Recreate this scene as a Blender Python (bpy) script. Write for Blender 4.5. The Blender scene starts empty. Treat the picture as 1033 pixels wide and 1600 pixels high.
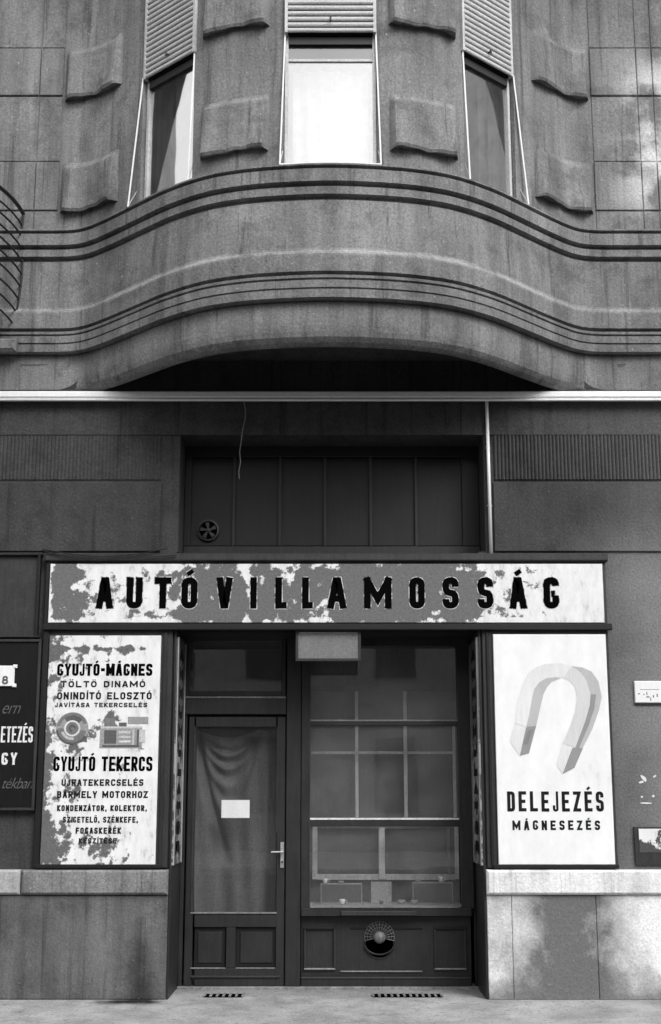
import bpy, math, random
from mathutils import Vector, noise as mnoise
random.seed(7)
C = bpy.context.scene
R = math.radians

# ---------------------------------------------------------------- camera, sky, sun, exposure
EYE, DIST, TILT, FPX, PY0 = 1.427, 8.0, R(9.5253), 1672.0, 964.44
cd = bpy.data.cameras.new('camera'); cam = bpy.data.objects.new('camera', cd); C.collection.objects.link(cam)
cam.location = (0, -DIST, EYE); cam.rotation_euler = (R(90) + TILT, 0, 0)
cd.sensor_fit = 'VERTICAL'; cd.sensor_height = 36; cd.sensor_width = 36
cd.lens = FPX / 1600 * 36; cd.shift_y = (PY0 - 800) / 1600; cd.clip_end = 500
C.camera = cam
SUN_EL, SUN_AZ = R(44), R(36)          # azimuth measured from straight in front of the facade towards +X
w = bpy.data.worlds.new('World'); C.world = w; w.use_nodes = True
nt = w.node_tree; bg = nt.nodes['Background']
sky = nt.nodes.new('ShaderNodeTexSky'); sky.sky_type = 'NISHITA'; sky.sun_disc = False
sky.sun_elevation = SUN_EL; sky.sun_rotation = math.pi - SUN_AZ; sky.air_density = 1.6; sky.dust_density = 4
bw = nt.nodes.new('ShaderNodeRGBToBW')
veil = nt.nodes.new('ShaderNodeMath'); veil.operation = 'ADD'; veil.inputs[1].default_value = 4.0      # even veil of thin high cloud over the whole sky
nt.links.new(sky.outputs[0], bw.inputs[0]); nt.links.new(bw.outputs[0], veil.inputs[0]); nt.links.new(veil.outputs[0], bg.inputs[0]); bg.inputs[1].default_value = 0.15
ld = bpy.data.lights.new('sun', 'SUN'); sun = bpy.data.objects.new('sun', ld); C.collection.objects.link(sun)
ld.energy = 1.3; ld.angle = R(24)
sd = Vector((math.sin(SUN_AZ) * math.cos(SUN_EL), -math.cos(SUN_AZ) * math.cos(SUN_EL), math.sin(SUN_EL)))
sun.rotation_euler = sd.to_track_quat('Z', 'Y').to_euler(); sun.location = sd * 30
C.view_settings.view_transform = 'Standard'; C.view_settings.look = 'None'
C.view_settings.exposure = 0.36; C.view_settings.gamma = 1

# ---------------------------------------------------------------- measuring: where a sight line meets the plane Y
def at(px, py, Y=0.0):
    a = (px - 516.5) / FPX; b = -(py - PY0) / FPX
    d = (a, math.cos(TILT) - b * math.sin(TILT), math.sin(TILT) + b * math.cos(TILT))
    k = (Y + DIST) / d[1]
    return d[0] * k, EYE + d[2] * k
def rect(x0, y0, x1, y1, Y=0.0):
    ym, xm = (y0 + y1) / 2, (x0 + x1) / 2
    return at(x0, ym, Y)[0], at(xm, y1, Y)[1], at(x1, ym, Y)[0], at(xm, y0, Y)[1]   # X0,Z0,X1,Z1

# ---------------------------------------------------------------- materials
def g(v): return (v, v, v, 1)
class N:
    def __init__(s, name):
        s.m = bpy.data.materials.new(name); s.m.use_nodes = True; s.t = s.m.node_tree
        s.b = s.t.nodes['Principled BSDF']; s.o = s.t.nodes['Material Output']
    def n(s, typ, **kw):
        k = s.t.nodes.new('ShaderNode' + typ)
        for a, v in kw.items(): setattr(k, a, v)
        return k
    def l(s, a, b): s.t.links.new(a, b)
    def pos(s, obj=False):
        return s.n('TexCoord').outputs['Object'] if obj else s.n('NewGeometry').outputs['Position']
    def noise(s, vec, scale, detail=4, rough=.6, sc=(1, 1, 1), off=(0, 0, 0)):
        mp = s.n('Mapping'); mp.inputs['Scale'].default_value = sc; mp.inputs['Location'].default_value = off
        s.l(vec, mp.inputs[0])
        t = s.n('TexNoise'); t.inputs['Scale'].default_value = scale; t.inputs['Detail'].default_value = detail
        t.inputs['Roughness'].default_value = rough; s.l(mp.outputs[0], t.inputs['Vector']); return t.outputs['Fac']
    def ramp(s, fac, stops, interp='LINEAR'):
        r = s.n('ValToRGB'); r.color_ramp.interpolation = interp; e = r.color_ramp.elements
        while len(e) < len(stops): e.new(.5)
        for i, (p_, v) in enumerate(stops): e[i].position = p_; e[i].color = g(v)
        s.l(fac, r.inputs[0]); return r.outputs[0]
    def math(s, op, a, b=None, c=None, clamp=False):
        k = s.n('Math', operation=op, use_clamp=clamp)
        for i, v in enumerate((a, b, c)):
            if v is None: continue
            if isinstance(v, (int, float)): k.inputs[i].default_value = v
            else: s.l(v, k.inputs[i])
        return k.outputs[0]
    def mix(s, f, a, b):
        k = s.n('Mix', data_type='RGBA')
        for i, v in ((0, f), (6, a), (7, b)):
            if isinstance(v, (int, float)): k.inputs[i].default_value = v if i == 0 else g(v)
            else: s.l(v, k.inputs[i])
        return k.outputs[2]
    def bump(s, h, dist=.01, strength=.6):
        k = s.n('Bump'); k.inputs['Distance'].default_value = dist; k.inputs['Strength'].default_value = strength
        s.l(h, k.inputs['Height']); s.l(k.outputs[0], s.b.inputs['Normal'])
    def col(s, c, rough=.9, spec=.3):
        if isinstance(c, (int, float)): s.b.inputs['Base Color'].default_value = g(c)
        else: s.l(c, s.b.inputs['Base Color'])
        s.b.inputs['Roughness'].default_value = rough; s.b.inputs['Specular IOR Level'].default_value = spec
        return s.m
    def xyz(s, v):
        k = s.n('SeparateXYZ'); s.l(v, k.inputs[0]); return k.outputs

def plaster(name, lo, hi, streak=.35, extra=None, bump=.006, grain=.26, big=.9):
    s = N(name); p = s.pos()
    a = s.noise(p, big, 6, .62)
    st = s.noise(p, 7, 5, .65, (1, 1, .07))
    f = s.math('ADD', s.math('MULTIPLY', a, 1 - streak), s.math('MULTIPLY', st, streak))
    c = s.ramp(f, [(.36, lo), (.64, hi)])
    run = s.ramp(s.noise(p, 16, 5, .7, (1, 1, .035), (5, 5, 5)), [(.55, 0), (.66, .62)])       # old rain runs and soot blotches
    c = s.mix(run, c, lo * .55)
    blot = s.ramp(s.noise(p, 3.1, 8, .72, off=(8, 1, 4)), [(.51, 0), (.66, .55)])
    c = s.mix(blot, c, lo * .6)
    if extra: c = extra(s, p, c)
    fine = s.noise(p, 62, 3, .75)
    sp = s.noise(p, 42, 3, .6, off=(3, 1, 8))
    gr = s.math('ADD', s.math('MULTIPLY', s.math('SUBTRACT', fine, .5), grain * 6), 1)
    c2 = s.n('Mix', data_type='RGBA', blend_type='MULTIPLY'); c2.inputs[0].default_value = 1
    s.l(c, c2.inputs[6]); s.l(gr, c2.inputs[7]); c = c2.outputs[2]
    fleck = s.ramp(sp, [(.68, 0), (.72, .5)])
    c = s.mix(fleck, c, min(.6, hi * 2.0))
    s.bump(s.math('ADD', s.math('MULTIPLY', fine, .6), s.math('ADD', sp, s.math('MULTIPLY', a, 2))), bump, .7)
    return s.col(c, .95, .15)

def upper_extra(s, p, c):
    # reflected sunlight painted as pale patches on the upper right wall, pale salts along the apron ledge
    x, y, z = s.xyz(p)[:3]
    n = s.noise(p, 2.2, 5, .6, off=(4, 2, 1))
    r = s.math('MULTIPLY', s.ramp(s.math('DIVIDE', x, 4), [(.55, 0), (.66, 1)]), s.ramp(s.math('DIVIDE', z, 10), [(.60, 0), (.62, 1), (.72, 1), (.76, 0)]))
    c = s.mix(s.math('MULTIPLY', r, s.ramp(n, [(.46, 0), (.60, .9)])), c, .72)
    n2 = s.noise(p, 3.0, 5, .7, off=(9, 2, 1))
    line = s.ramp(s.math('SUBTRACT', z, 5.0), [(.185, 0), (.215, 1), (.245, 1), (.262, 0)])
    return s.mix(s.math('MULTIPLY', line, s.ramp(n2, [(.36, 0), (.6, .5)])), c, .45)
M = {}
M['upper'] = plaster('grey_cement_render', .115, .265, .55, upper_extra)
M['block'] = plaster('block_render', .115, .265, .55)
M['soot'] = plaster('sooty_render', .035, .06, .3)
def low_extra(s, p, c):
    x, y, z = s.xyz(p)[:3]
    n = s.noise(p, 1.3, 6, .6, off=(1, 7, 3))
    f = s.math('ADD', s.math('MULTIPLY', s.math('SUBTRACT', x, 1.6), .55), s.math('SUBTRACT', n, .45), clamp=True)
    f = s.math('MULTIPLY', f, s.ramp(s.math('DIVIDE', z, 10), [(.30, 1), (.36, .35), (.44, .25), (.5, .5)]))
    return s.mix(s.math('MULTIPLY', f, 1.4, clamp=True), c, .23)
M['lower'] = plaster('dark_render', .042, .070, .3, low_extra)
M['flute'] = plaster('fluted_render', .042, .066, .3, low_extra, .003)
def plinth_extra(s, p, c):
    x, y, z = s.xyz(p)[:3]
    n = s.noise(p, 2.4, 7, .66, off=(5, 3, 2))
    side = s.math('ADD', s.math('MULTIPLY', s.math('SUBTRACT', s.math('ABSOLUTE', s.math('SUBTRACT', x, 1.68)), .10), 1.5), s.ramp(s.math('ADD', s.math('MULTIPLY', x, .1), .5), [(.5, -1), (.55, 0)]))
    f = s.math('ADD', side, s.math('MULTIPLY', s.math('SUBTRACT', n, .5), 2.2), clamp=True)
    f = s.math('MULTIPLY', f, s.ramp(s.math('ADD', z, s.math('MULTIPLY', s.math('SUBTRACT', n, .5), .5)), [(.05, .15), (.25, 1)]))
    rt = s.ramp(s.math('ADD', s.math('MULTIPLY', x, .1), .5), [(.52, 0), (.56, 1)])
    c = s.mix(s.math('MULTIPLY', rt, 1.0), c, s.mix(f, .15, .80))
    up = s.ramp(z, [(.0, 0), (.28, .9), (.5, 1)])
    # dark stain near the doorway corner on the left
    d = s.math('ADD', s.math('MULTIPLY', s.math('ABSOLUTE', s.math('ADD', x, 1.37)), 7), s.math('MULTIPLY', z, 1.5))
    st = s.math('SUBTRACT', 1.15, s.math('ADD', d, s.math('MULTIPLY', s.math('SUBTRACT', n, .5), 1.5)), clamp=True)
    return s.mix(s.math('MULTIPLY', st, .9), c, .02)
M['plinth'] = plaster('plinth_render', .07, .17, .45, plinth_extra, .006, .17, 1.6)
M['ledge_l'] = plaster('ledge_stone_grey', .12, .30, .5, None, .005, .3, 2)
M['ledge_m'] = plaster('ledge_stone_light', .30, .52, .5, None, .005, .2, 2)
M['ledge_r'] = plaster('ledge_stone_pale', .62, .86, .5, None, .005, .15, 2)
def pav_extra(s, p, c):
    x, y, z = s.xyz(p)[:3]
    n = s.noise(p, 6, 4, .6)
    dx = s.math('MULTIPLY', s.math('ADD', x, 1.42), 5.0); dy = s.math('MULTIPLY', s.math('ADD', y, .10), 11)
    d = s.math('SQRT', s.math('ADD', s.math('MULTIPLY', dx, dx), s.math('MULTIPLY', dy, dy)))
    f = s.math('SUBTRACT', 1.5, s.math('ADD', d, s.math('MULTIPLY', s.math('SUBTRACT', n, .5), 2)), clamp=True)
    c = s.mix(f, c, .02)
    vo = s.n('TexVoronoi', feature='DISTANCE_TO_EDGE'); vo.inputs['Scale'].default_value = 1.3
    wv = s.n('Mapping'); s.l(p, wv.inputs[0]); dn = s.n('Mix', data_type='RGBA'); dn.inputs[0].default_value = .12
    tn = s.n('TexNoise'); tn.inputs['Scale'].default_value = 5; s.l(p, tn.inputs['Vector']); s.l(wv.outputs[0], dn.inputs[6]); s.l(tn.outputs['Color'], dn.inputs[7]); s.l(dn.outputs[2], vo.inputs['Vector'])
    c = s.mix(s.ramp(vo.outputs['Distance'], [(.0, .28), (.006, 0)]), c, .08)
    edge = s.ramp(s.math('ADD', y, s.math('MULTIPLY', s.math('SUBTRACT', n, .5), .2)), [(0, 0), (.45, .6)])
    return s.mix(edge, c, .12)
M['pave'] = plaster('worn_pavement', .24, .42, .1, pav_extra, .006, .25, 2)
M['road'] = plaster('asphalt', .045, .07, 0, None, .01, .2)
M['city'] = plaster('street_front_render', .30, .42, .4, None, .01, .1, .3)
M['city_dark'] = plaster('grey_street_front', .20, .30, .4, None, .01, .1, .3)

def paint(name, v, rough=.5, wear=.35, spec=.4, bump=.0015, sc=(1, 1, .1), grain=1.3):
    s = N(name); p = s.pos()
    a = s.noise(p, 4, 6, .65); st = s.noise(p, 45, 4, .6, sc)
    c = s.ramp(s.math('ADD', s.math('MULTIPLY', a, .5), s.math('MULTIPLY', st, .5)), [(.35, v * (1 - wear)), (.65, v * (1 + wear))])
    chip = s.ramp(s.noise(p, 30, 5, .7, off=(2, 6, 4)), [(.70, 0), (.73, .5)])
    c = s.mix(chip, c, min(.6, v * 5 + .05))
    gn = s.math('ADD', s.math('MULTIPLY', s.math('SUBTRACT', s.noise(p, 75, 3, .75), .5), grain), 1)
    k = s.n('Mix', data_type='RGBA', blend_type='MULTIPLY'); k.inputs[0].default_value = 1
    s.l(c, k.inputs[6]); s.l(gn, k.inputs[7]); c = k.outputs[2]
    s.bump(st, bump, .5)
    return s.col(c, rough, spec)
M['wood'] = paint('dark_painted_wood', .021)
M['wood2'] = paint('dark_painted_casing', .032)
M['woodd'] = paint('blackened_wood', .009)
M['muntin'] = paint('pale_inner_wood', .62, .6, .25)
M['edge'] = paint('worn_light_edge', .17, .5, .4)
M['white'] = paint('white_paint', .80, .5, .06, grain=.2)
M['slat'] = paint('shutter_slat_paint', .50, .6, .12, .3, .001, (.1, .1, 1))
M['frame'] = paint('pale_window_paint', .5, .5, .2)
M['iron'] = paint('black_iron', .015, .5, .3)
M['plate'] = paint('grey_enamel_plate', .17, .45, .12)
M['dsign'] = paint('black_sign_paint', .008, .35, .3)
M['metal'] = paint('dull_bright_metal', .5, .3, .1); M['metal'].node_tree.nodes['Principled BSDF'].inputs['Metallic'].default_value = .5
M['cloth'] = paint('grey_curtain_cloth', .125, .95, .12, .05)
M['drape'] = paint('white_net_curtain', .8, .95, .05, .05, grain=.2)
M['drape2'] = paint('faded_net_curtain', .42, .95, .1, .05)
M['paper'] = paint('paper', .72, .9, .05, .05, grain=.25)
M['box'] = paint('cardboard', .10, .9, .1, .1)
M['boxrim'] = paint('pale_cardboard', .35, .9, .1, .1)
M['china'] = paint('white_china', .8, .2, .05, .5, grain=.2)
M['inside'] = paint('room_wall', .10, .95, .2, .05)
M['ink'] = N('black_lettering').col(.003, 1, .0)
M['inkr'] = paint('worn_black_lettering', .016, .9, .5, .05, 0, grain=2)
M['inkw'] = paint('white_lettering', .7, .6, .08)
M['inkg'] = paint('grey_script_lettering', .10, .6, .2)
for k, v in dict(mw0=.72, mw1=.62, mw2=.46, mw3=.28, mw4=.22).items(): M[k] = paint('faded_magnet_print_' + k[-1], v, .6, .08, .3, 0, grain=.2)
for k, v in dict(mg0=.66, mg1=.50, mg2=.30, mg3=.17, mg4=.10).items(): M[k] = paint('magnet_print_' + k[-1], v, .5, .16, .3, 0)

def glass(name, refl, tint, dust=.07):
    s = N(name); s.t.nodes.remove(s.b)
    gl = s.n('BsdfGlossy'); gl.inputs['Roughness'].default_value = .015; gl.inputs['Color'].default_value = g(.95)
    tr = s.n('BsdfTransparent'); tr.inputs['Color'].default_value = g(tint)
    p = s.pos(); nb = s.n('Bump'); nb.inputs['Distance'].default_value = .003; nb.inputs['Strength'].default_value = .25
    s.l(s.noise(p, 2.5, 1, .4), nb.inputs['Height']); s.l(nb.outputs[0], gl.inputs['Normal'])
    df = s.n('BsdfDiffuse'); df.inputs['Color'].default_value = g(.35)
    m0 = s.n('MixShader'); s.l(s.ramp(s.noise(p, 3, 6, .7), [(.35, dust * .5), (.75, dust * 1.6)]), m0.inputs[0]); s.l(tr.outputs[0], m0.inputs[1]); s.l(df.outputs[0], m0.inputs[2])
    m = s.n('MixShader'); m.inputs[0].default_value = refl; s.l(m0.outputs[0], m.inputs[1]); s.l(gl.outputs[0], m.inputs[2])
    s.l(m.outputs[0], s.o.inputs[0]); return s.m
M['glass_up'] = glass('upper_window_glass', .55, .95, .24)
M['glass_mid'] = glass('middle_window_glass', .27, .95, .16)
M['glass_top'] = glass('dull_top_glass', .14, .6, .2)
M['glass_door'] = glass('door_glass', .05, .95, .02)
M['glass_shop'] = glass('dusty_shop_glass', .10, .95, .10)

def peeled(name, L, H, xs, zs, under=.11, over=.80, scale=6, thr=(.485, .515)):
    """white paint peeled down to a grey ground; xs, zs: how likely bare ground is along and up the board"""
    s = N(name); p = s.pos(True); x, y, z = s.xyz(p)[:3]
    u = s.math('ADD', s.math('DIVIDE', x, L), .5); v = s.math('DIVIDE', z, H)
    n = s.noise(p, scale, 9, .66)
    n2 = s.noise(p, scale * .45, 3, .5, off=(3, 3, 3))
    bias = s.math('ADD', s.ramp(u, xs), s.ramp(v, zs))
    f = s.math('ADD', s.math('ADD', s.math('MULTIPLY', n, 1.25), s.math('MULTIPLY', n2, .6)), s.math('SUBTRACT', bias, 1.44))
    f = s.math('ADD', f, .01)
    f = s.math('ADD', f, s.math('MULTIPLY', s.math('SUBTRACT', s.noise(p, 70, 4, .7, (1, 1, .5)), .5), .10))
    mask = s.ramp(s.math('ADD', f, .5), [(thr[0] - .03, 0), (thr[0] - .004, .35), (thr[1], 1)])
    dirt = s.ramp(s.noise(p, 14, 7, .75, (1, 1, .4)), [(.33, over * .55), (.43, over * .88), (.6, over)])
    gg = s.ramp(s.noise(p, 60, 3, .7), [(.3, under * .75), (.7, under * 1.3)])
    s.bump(s.math('SUBTRACT', 1.0, mask), .001, .6)
    return s.col(s.mix(mask, dirt, gg), .6, .3)

# ---------------------------------------------------------------- mesh helpers
class MB:
    def __init__(s): s.v = []; s.f = []
    def poly(s, pts):
        i = len(s.v); s.v += [tuple(p) for p in pts]; s.f.append(tuple(range(i, i + len(pts)))); return s
    def box(s, x0, y0, z0, x1, y1, z1, bev=0):
        if x0 > x1: x0, x1 = x1, x0
        if y0 > y1: y0, y1 = y1, y0
        if z0 > z1: z0, z1 = z1, z0
        i = len(s.v); b = min(bev, (x1 - x0) * .4, (z1 - z0) * .4, (y1 - y0) * .8)
        if b <= 0:
            s.v += [(x, y, z) for z in (z0, z1) for y in (y0, y1) for x in (x0, x1)]
            s.f += [tuple(i + k for k in q) for q in ((0, 2, 3, 1), (4, 5, 7, 6), (0, 1, 5, 4), (2, 6, 7, 3), (0, 4, 6, 2), (1, 3, 7, 5))]
        else:   # front (toward -Y) edges bevelled
            s.v += [(x0 + b, y0, z0 + b), (x1 - b, y0, z0 + b), (x1 - b, y0, z1 - b), (x0 + b, y0, z1 - b),
                    (x0, y0 + b, z0), (x1, y0 + b, z0), (x1, y0 + b, z1), (x0, y0 + b, z1),
                    (x0, y1, z0), (x1, y1, z0), (x1, y1, z1), (x0, y1, z1)]
            q = [(0, 1, 2, 3), (8, 11, 10, 9)]
            for k in range(4): j = (k + 1) % 4; q += [(k + 4, j + 4, j, k), (k + 8, j + 8, j + 4, k + 4)]
            s.f += [tuple(i + k for k in z) for z in q]
        return s
    def bar(s, a, b, r, r2=None, seg=8):
        a, b = Vector(a), Vector(b); d = (b - a).normalized(); r2 = r if r2 is None else r2
        u = d.orthogonal().normalized(); w_ = d.cross(u); i = len(s.v)
        for c, rr in ((a, r), (b, r2)):
            for k in range(seg):
                t = 2 * math.pi * k / seg; s.v.append(tuple(c + u * math.cos(t) * rr + w_ * math.sin(t) * rr))
        for k in range(seg): j = (k + 1) % seg; s.f.append((i + k, i + j, i + seg + j, i + seg + k))
        s.f.append(tuple(i + k for k in reversed(range(seg)))); s.f.append(tuple(i + seg + k for k in range(seg)))
        return s
    def tube(s, pts, r, seg=6):
        pts = [Vector(p) for p in pts]; n = len(pts); i = len(s.v); u = None
        for q in range(n):
            d = (pts[min(q + 1, n - 1)] - pts[max(q - 1, 0)]).normalized()
            u = d.orthogonal().normalized() if u is None else (u - d * u.dot(d)).normalized()
            w_ = d.cross(u)
            for k in range(seg): t = 2 * math.pi * k / seg; s.v.append(tuple(pts[q] + u * math.cos(t) * r + w_ * math.sin(t) * r))
        for q in range(n - 1):
            for k in range(seg):
                j = (k + 1) % seg; s.f.append((i + q * seg + k, i + q * seg + j, i + (q + 1) * seg + j, i + (q + 1) * seg + k))
        s.f.append(tuple(i + k for k in reversed(range(seg)))); s.f.append(tuple(i + (n - 1) * seg + k for k in range(seg)))
        return s
    def lathe(s, c, prof, seg=20, axis='Z'):
        i = len(s.v)
        for (r, h) in prof:
            for k in range(seg):
                t = 2 * math.pi * k / seg
                o = (math.cos(t) * r, math.sin(t) * r, h) if axis == 'Z' else (math.cos(t) * r, -h, math.sin(t) * r)
                s.v.append((c[0] + o[0], c[1] + o[1], c[2] + o[2]))
        for q in range(len(prof) - 1):
            for k in range(seg):
                j = (k + 1) % seg; s.f.append((i + q * seg + k, i + q * seg + j, i + (q + 1) * seg + j, i + (q + 1) * seg + k))
        return s
    def slab(s, pts, y0, y1):      # polygon in XZ given depth
        n = len(pts); i = len(s.v)
        s.v += [(x, y0, z) for x, z in pts] + [(x, y1, z) for x, z in pts]
        s.f.append(tuple(i + k for k in range(n))); s.f.append(tuple(i + n + k for k in reversed(range(n))))
        for k in range(n): j = (k + 1) % n; s.f.append((i + k, i + n + k, i + n + j, i + j))
        return s
    def grid(s, fn, nu, nv):
        i = len(s.v)
        for a in range(nu + 1):
            for b in range(nv + 1): s.v.append(tuple(fn(a / nu, b / nv)))
        for a in range(nu):
            for b in range(nv):
                k = i + a * (nv + 1) + b; s.f.append((k, k + nv + 1, k + nv + 2, k + 1))
        return s
    def build(s, name, mat, parent=None, label=None, smooth=False):
        xs = [v[0] for v in s.v]; ys = [v[1] for v in s.v]; zs = [v[2] for v in s.v]
        o = Vector(((min(xs) + max(xs)) / 2, (min(ys) + max(ys)) / 2, min(zs)))
        me = bpy.data.meshes.new(name); me.from_pydata([(v[0] - o.x, v[1] - o.y, v[2] - o.z) for v in s.v], [], s.f); me.update()
        ob = bpy.data.objects.new(name, me); C.collection.objects.link(ob)
        if isinstance(mat, str): mat = M[mat]
        me.materials.append(mat)
        if smooth: me.shade_smooth()
        place(ob, o, parent)
        if label: ob['label'] = label
        return ob
WP = {}
def place(ob, o, parent=None):
    WP[ob] = Vector(o)
    if parent is not None: ob.parent = parent; ob.location = Vector(o) - WP[parent]
    else: ob.location = o
def thing(name, loc, label, cat, group=None):
    o = bpy.data.objects.new(name, None); C.collection.objects.link(o); o.empty_display_size = .1
    place(o, loc); o['label'] = label; o['category'] = cat
    if group: o['group'] = group
    return o
def tag(o, label, cat, group=None):
    o['label'] = label; o['category'] = cat
    if group: o['group'] = group
    return o
def box(name, mat, parent, x0, y0, z0, x1, y1, z1, bev=.003):
    return MB().box(x0, y0, z0, x1, y1, z1, bev).build(name, mat, parent)
def pbox(name, mat, parent, x0, y0, x1, y1, Yf, Yb, bev=.003):   # measured on the plane Yf
    a = rect(x0, y0, x1, y1, Yf); return box(name, mat, parent, a[0], Yf, a[1], a[2], Yb, a[3], bev)
def same(src, loc, parent):      # copy sharing the mesh
    c = src.copy(); C.collection.objects.link(c); place(c, loc, parent); return c
def structure(o): o['kind'] = 'structure'; return o
def stuff(o): o['kind'] = 'stuff'; return o

# ---------------------------------------------------------------- ground
structure(MB().box(-40, -2.2, -.25, 40, .6, 0).build('pavement', 'pave'))
kr = structure(MB().box(-40, -2.35, -.25, 40, -2.203, .002).build('kerb', 'ledge_l'))
structure(MB().box(-150, -13.2, -.5, 150, -2.353, -.12).build('road', 'road'))
structure(MB().box(-150, -19.7, -.25, 150, -13.203, 0).build('far_pavement', 'pave'))
structure(MB().box(-200, -200, -.9, 200, 60, -.52).build('ground', 'road'))

# ---------------------------------------------------------------- the building
bld = thing('apartment_building', (0, 0, 0), 'grey rendered apartment building with a curved bay over the ground floor shop', 'building')
XL, XR = rect(262, 990, 760, 1560)[0], rect(262, 1356, 763, 1560)[2]        # shop opening
XL = at(262, 1460)[0]; XR = at(761, 1460)[0]
uo = rect(280, 683, 757, 862)                                               # opening of the panel over the fascia
zs_ = {k: at(516, k)[1] for k in (560, 612, 628, 680, 752, 862, 880, 972, 985, 1356, 1397)}
W, TH = 9.0, .38
zt = zs_[862]; PT = at(516, 1397)[1]; LT = at(516, 1358)[1]
TOP = 9.6
# piers and band of the ground floor wall, butted
mb = MB()
for a, b in ((-W, XL), (XR, W)): mb.box(a, 0, LT, b, TH + .1, uo[1])
for a, b in ((-W, uo[0]), (uo[2], W)): mb.box(a, 0, uo[1], b, TH + .1, zs_[680])
mb.box(-W, -.012, zs_[680], W, TH + .1, 4.577)
mb.box(XL, .06, uo[1] - .14, XR, TH + .1, uo[1])      # lintel between fascia and overdoor panel
mb.build('wall', 'lower', bld)
# fluted frieze strips
fl = rect(770, 681, 1033, 752)
for x0, x1 in ((-4.5, at(252, 716)[0]), (at(771, 716)[0], 4.5)):
    m = MB(); n = int((x1 - x0) / .0285); s_ = (x1 - x0) / n; z0, z1 = zs_[752] + .012, zs_[680] - .004
    for k in range(n):
        a = x0 + k * s_
        pr = [(a + s_ * t / 4, -.004 - (.013 if x0 > 0 else .006) * math.sin(math.pi * t / 4)) for t in range(5)]
        for (xa, ya), (xb, yb) in zip(pr, pr[1:]): m.poly([(xa, ya, z0), (xb, yb, z0), (xb, yb, z1), (xa, ya, z1)])
        m.poly([(p_[0], p_[1], z0) for p_ in reversed(pr)])
    stuff(m.build('fluting', 'flute', bld))
# groove under the fluting: a lower wall skin that stops short of it
for x0, x1 in ((-W, at(252, 800)[0]), (at(771, 800)[0], W)):
    box('wall_band', 'lower', bld, x0, -.016, zt + .0, x1, -.002, zs_[752] - .012, .004)

# bay plan curve
KX = [0, .43, .80, 1.14, 1.455, 1.742, 1.96, 2.12]; KP = [.94, .908, .826, .647, .40, .17, .03, 0]
def pchip(xs, ys):
    n = len(xs); h = [xs[i + 1] - xs[i] for i in range(n - 1)]; d = [(ys[i + 1] - ys[i]) / h[i] for i in range(n - 1)]; m = [0] * n
    for i in range(1, n - 1):
        if d[i - 1] * d[i] > 0:
            a, b = 2 * h[i] + h[i - 1], h[i] + 2 * h[i - 1]; m[i] = (a + b) / (a / d[i - 1] + b / d[i])
    def F(x):
        x = abs(x)
        if x >= xs[-1]: return 0.0
        for i in range(n - 1):
            if x <= xs[i + 1]:
                t = (x - xs[i]) / h[i]
                return ys[i] * (2 * t**3 - 3 * t * t + 1) + h[i] * m[i] * (t**3 - 2 * t * t + t) + ys[i + 1] * (-2 * t**3 + 3 * t * t) + h[i] * m[i + 1] * (t**3 - t * t)
    return F
F0 = pchip(KX, KP)
def P(x): return sum(F0(x + d) * w_ for d, w_ in ((-.08, .2), (-.04, .2), (0, .2), (.04, .2), (.08, .2)))
def nrm(x):
    e = .03; s_ = (P(x + e) - P(x - e)) / (2 * e)      # surface y = -P
    n = Vector((-s_, -1)); n.normalize()
    return n
def bp(x, off, z, k=1.0):       # the bay leans back a little above its apron
    n = nrm(x); k = k * (1 - .035 * min(1, max(0, (z - 5.25) / .35))); return (x + n.x * off, -P(x) * k + n.y * off, z)
WIN = [(-.340, .340), (1.0, 1.435), (-1.475, -1.03)]
SILL, HEAD = 5.925, 8.15
st = set([-W, -4, -3, -2.6, -2.3, 2.3, 2.6, 3, 4, W]); k = -2.24
while k < 2.241: st.add(round(k, 4)); k += .035
for a, b in WIN:
    st = {q for q in st if abs(q - a) > .012 and abs(q - b) > .012} | {a, b}
ST = sorted(st)
def bl(x): return min(1.0, P(x) / .09)
def row_round(z_flat, z_bay, off, kk=1.0):
    def f(x):
        b = bl(x); kz = kk
        return bp(x, off * b, z_flat * (1 - b) + z_bay * b, kz)
    return f
rows = [row_round(4.577, 4.577, 0, 0.0), row_round(4.578, 4.82, 0, .002), row_round(4.579, 4.82, 0, .86), row_round(4.580, 4.66, -.06, .93), row_round(4.583, 4.60, -.12, 1.0),  # first rows cut a hollow, added behind the lip to deepen the shade
        row_round(4.588, 4.572, -.105), row_round(4.60, 4.566, -.085), row_round(4.612, 4.570, -.064), row_round(4.625, 4.582, -.045), row_round(4.638, 4.60, -.029), row_round(4.65, 4.614, -.018), row_round(4.665, 4.65, -.008), row_round(4.68, 4.69, -.002), row_round(4.70, 4.73, 0)]
for off, z in ((0, 4.862), (-.012, 4.866), (-.012, 4.874), (.052, 4.876), (.055, 4.935), (.038, 4.938), (.038, 4.947), (.052, 4.95), (.054, 5.004), (.040, 5.007), (.040, 5.016),
               (.056, 5.020), (.058, 5.040), (.01, 5.044), (.01, 5.064), (.052, 5.072), (.054, 5.205), (.048, 5.225), (.036, 5.236), (.03, 5.645), (.008, 5.650), (.008, 5.672), (.052, 5.680), (.054, 5.737),
               (.026, 5.742), (.026, 5.760), (.075, 5.768), (.078, 5.862), (.056, 5.868), (.056, 5.880), (.088, 5.885), (.088, 5.897), (.02, 5.914), (0, SILL)):
    rows.append(lambda x, off=off, z=z: bp(x, off, z))
for z in (7.0, HEAD, TOP): rows.append(lambda x, z=z: bp(x, 0, z))
def inwin(x0, x1):
    m = (x0 + x1) / 2; return any(a < m < b for a, b in WIN)
m = MB(); nr = len(rows)
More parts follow.
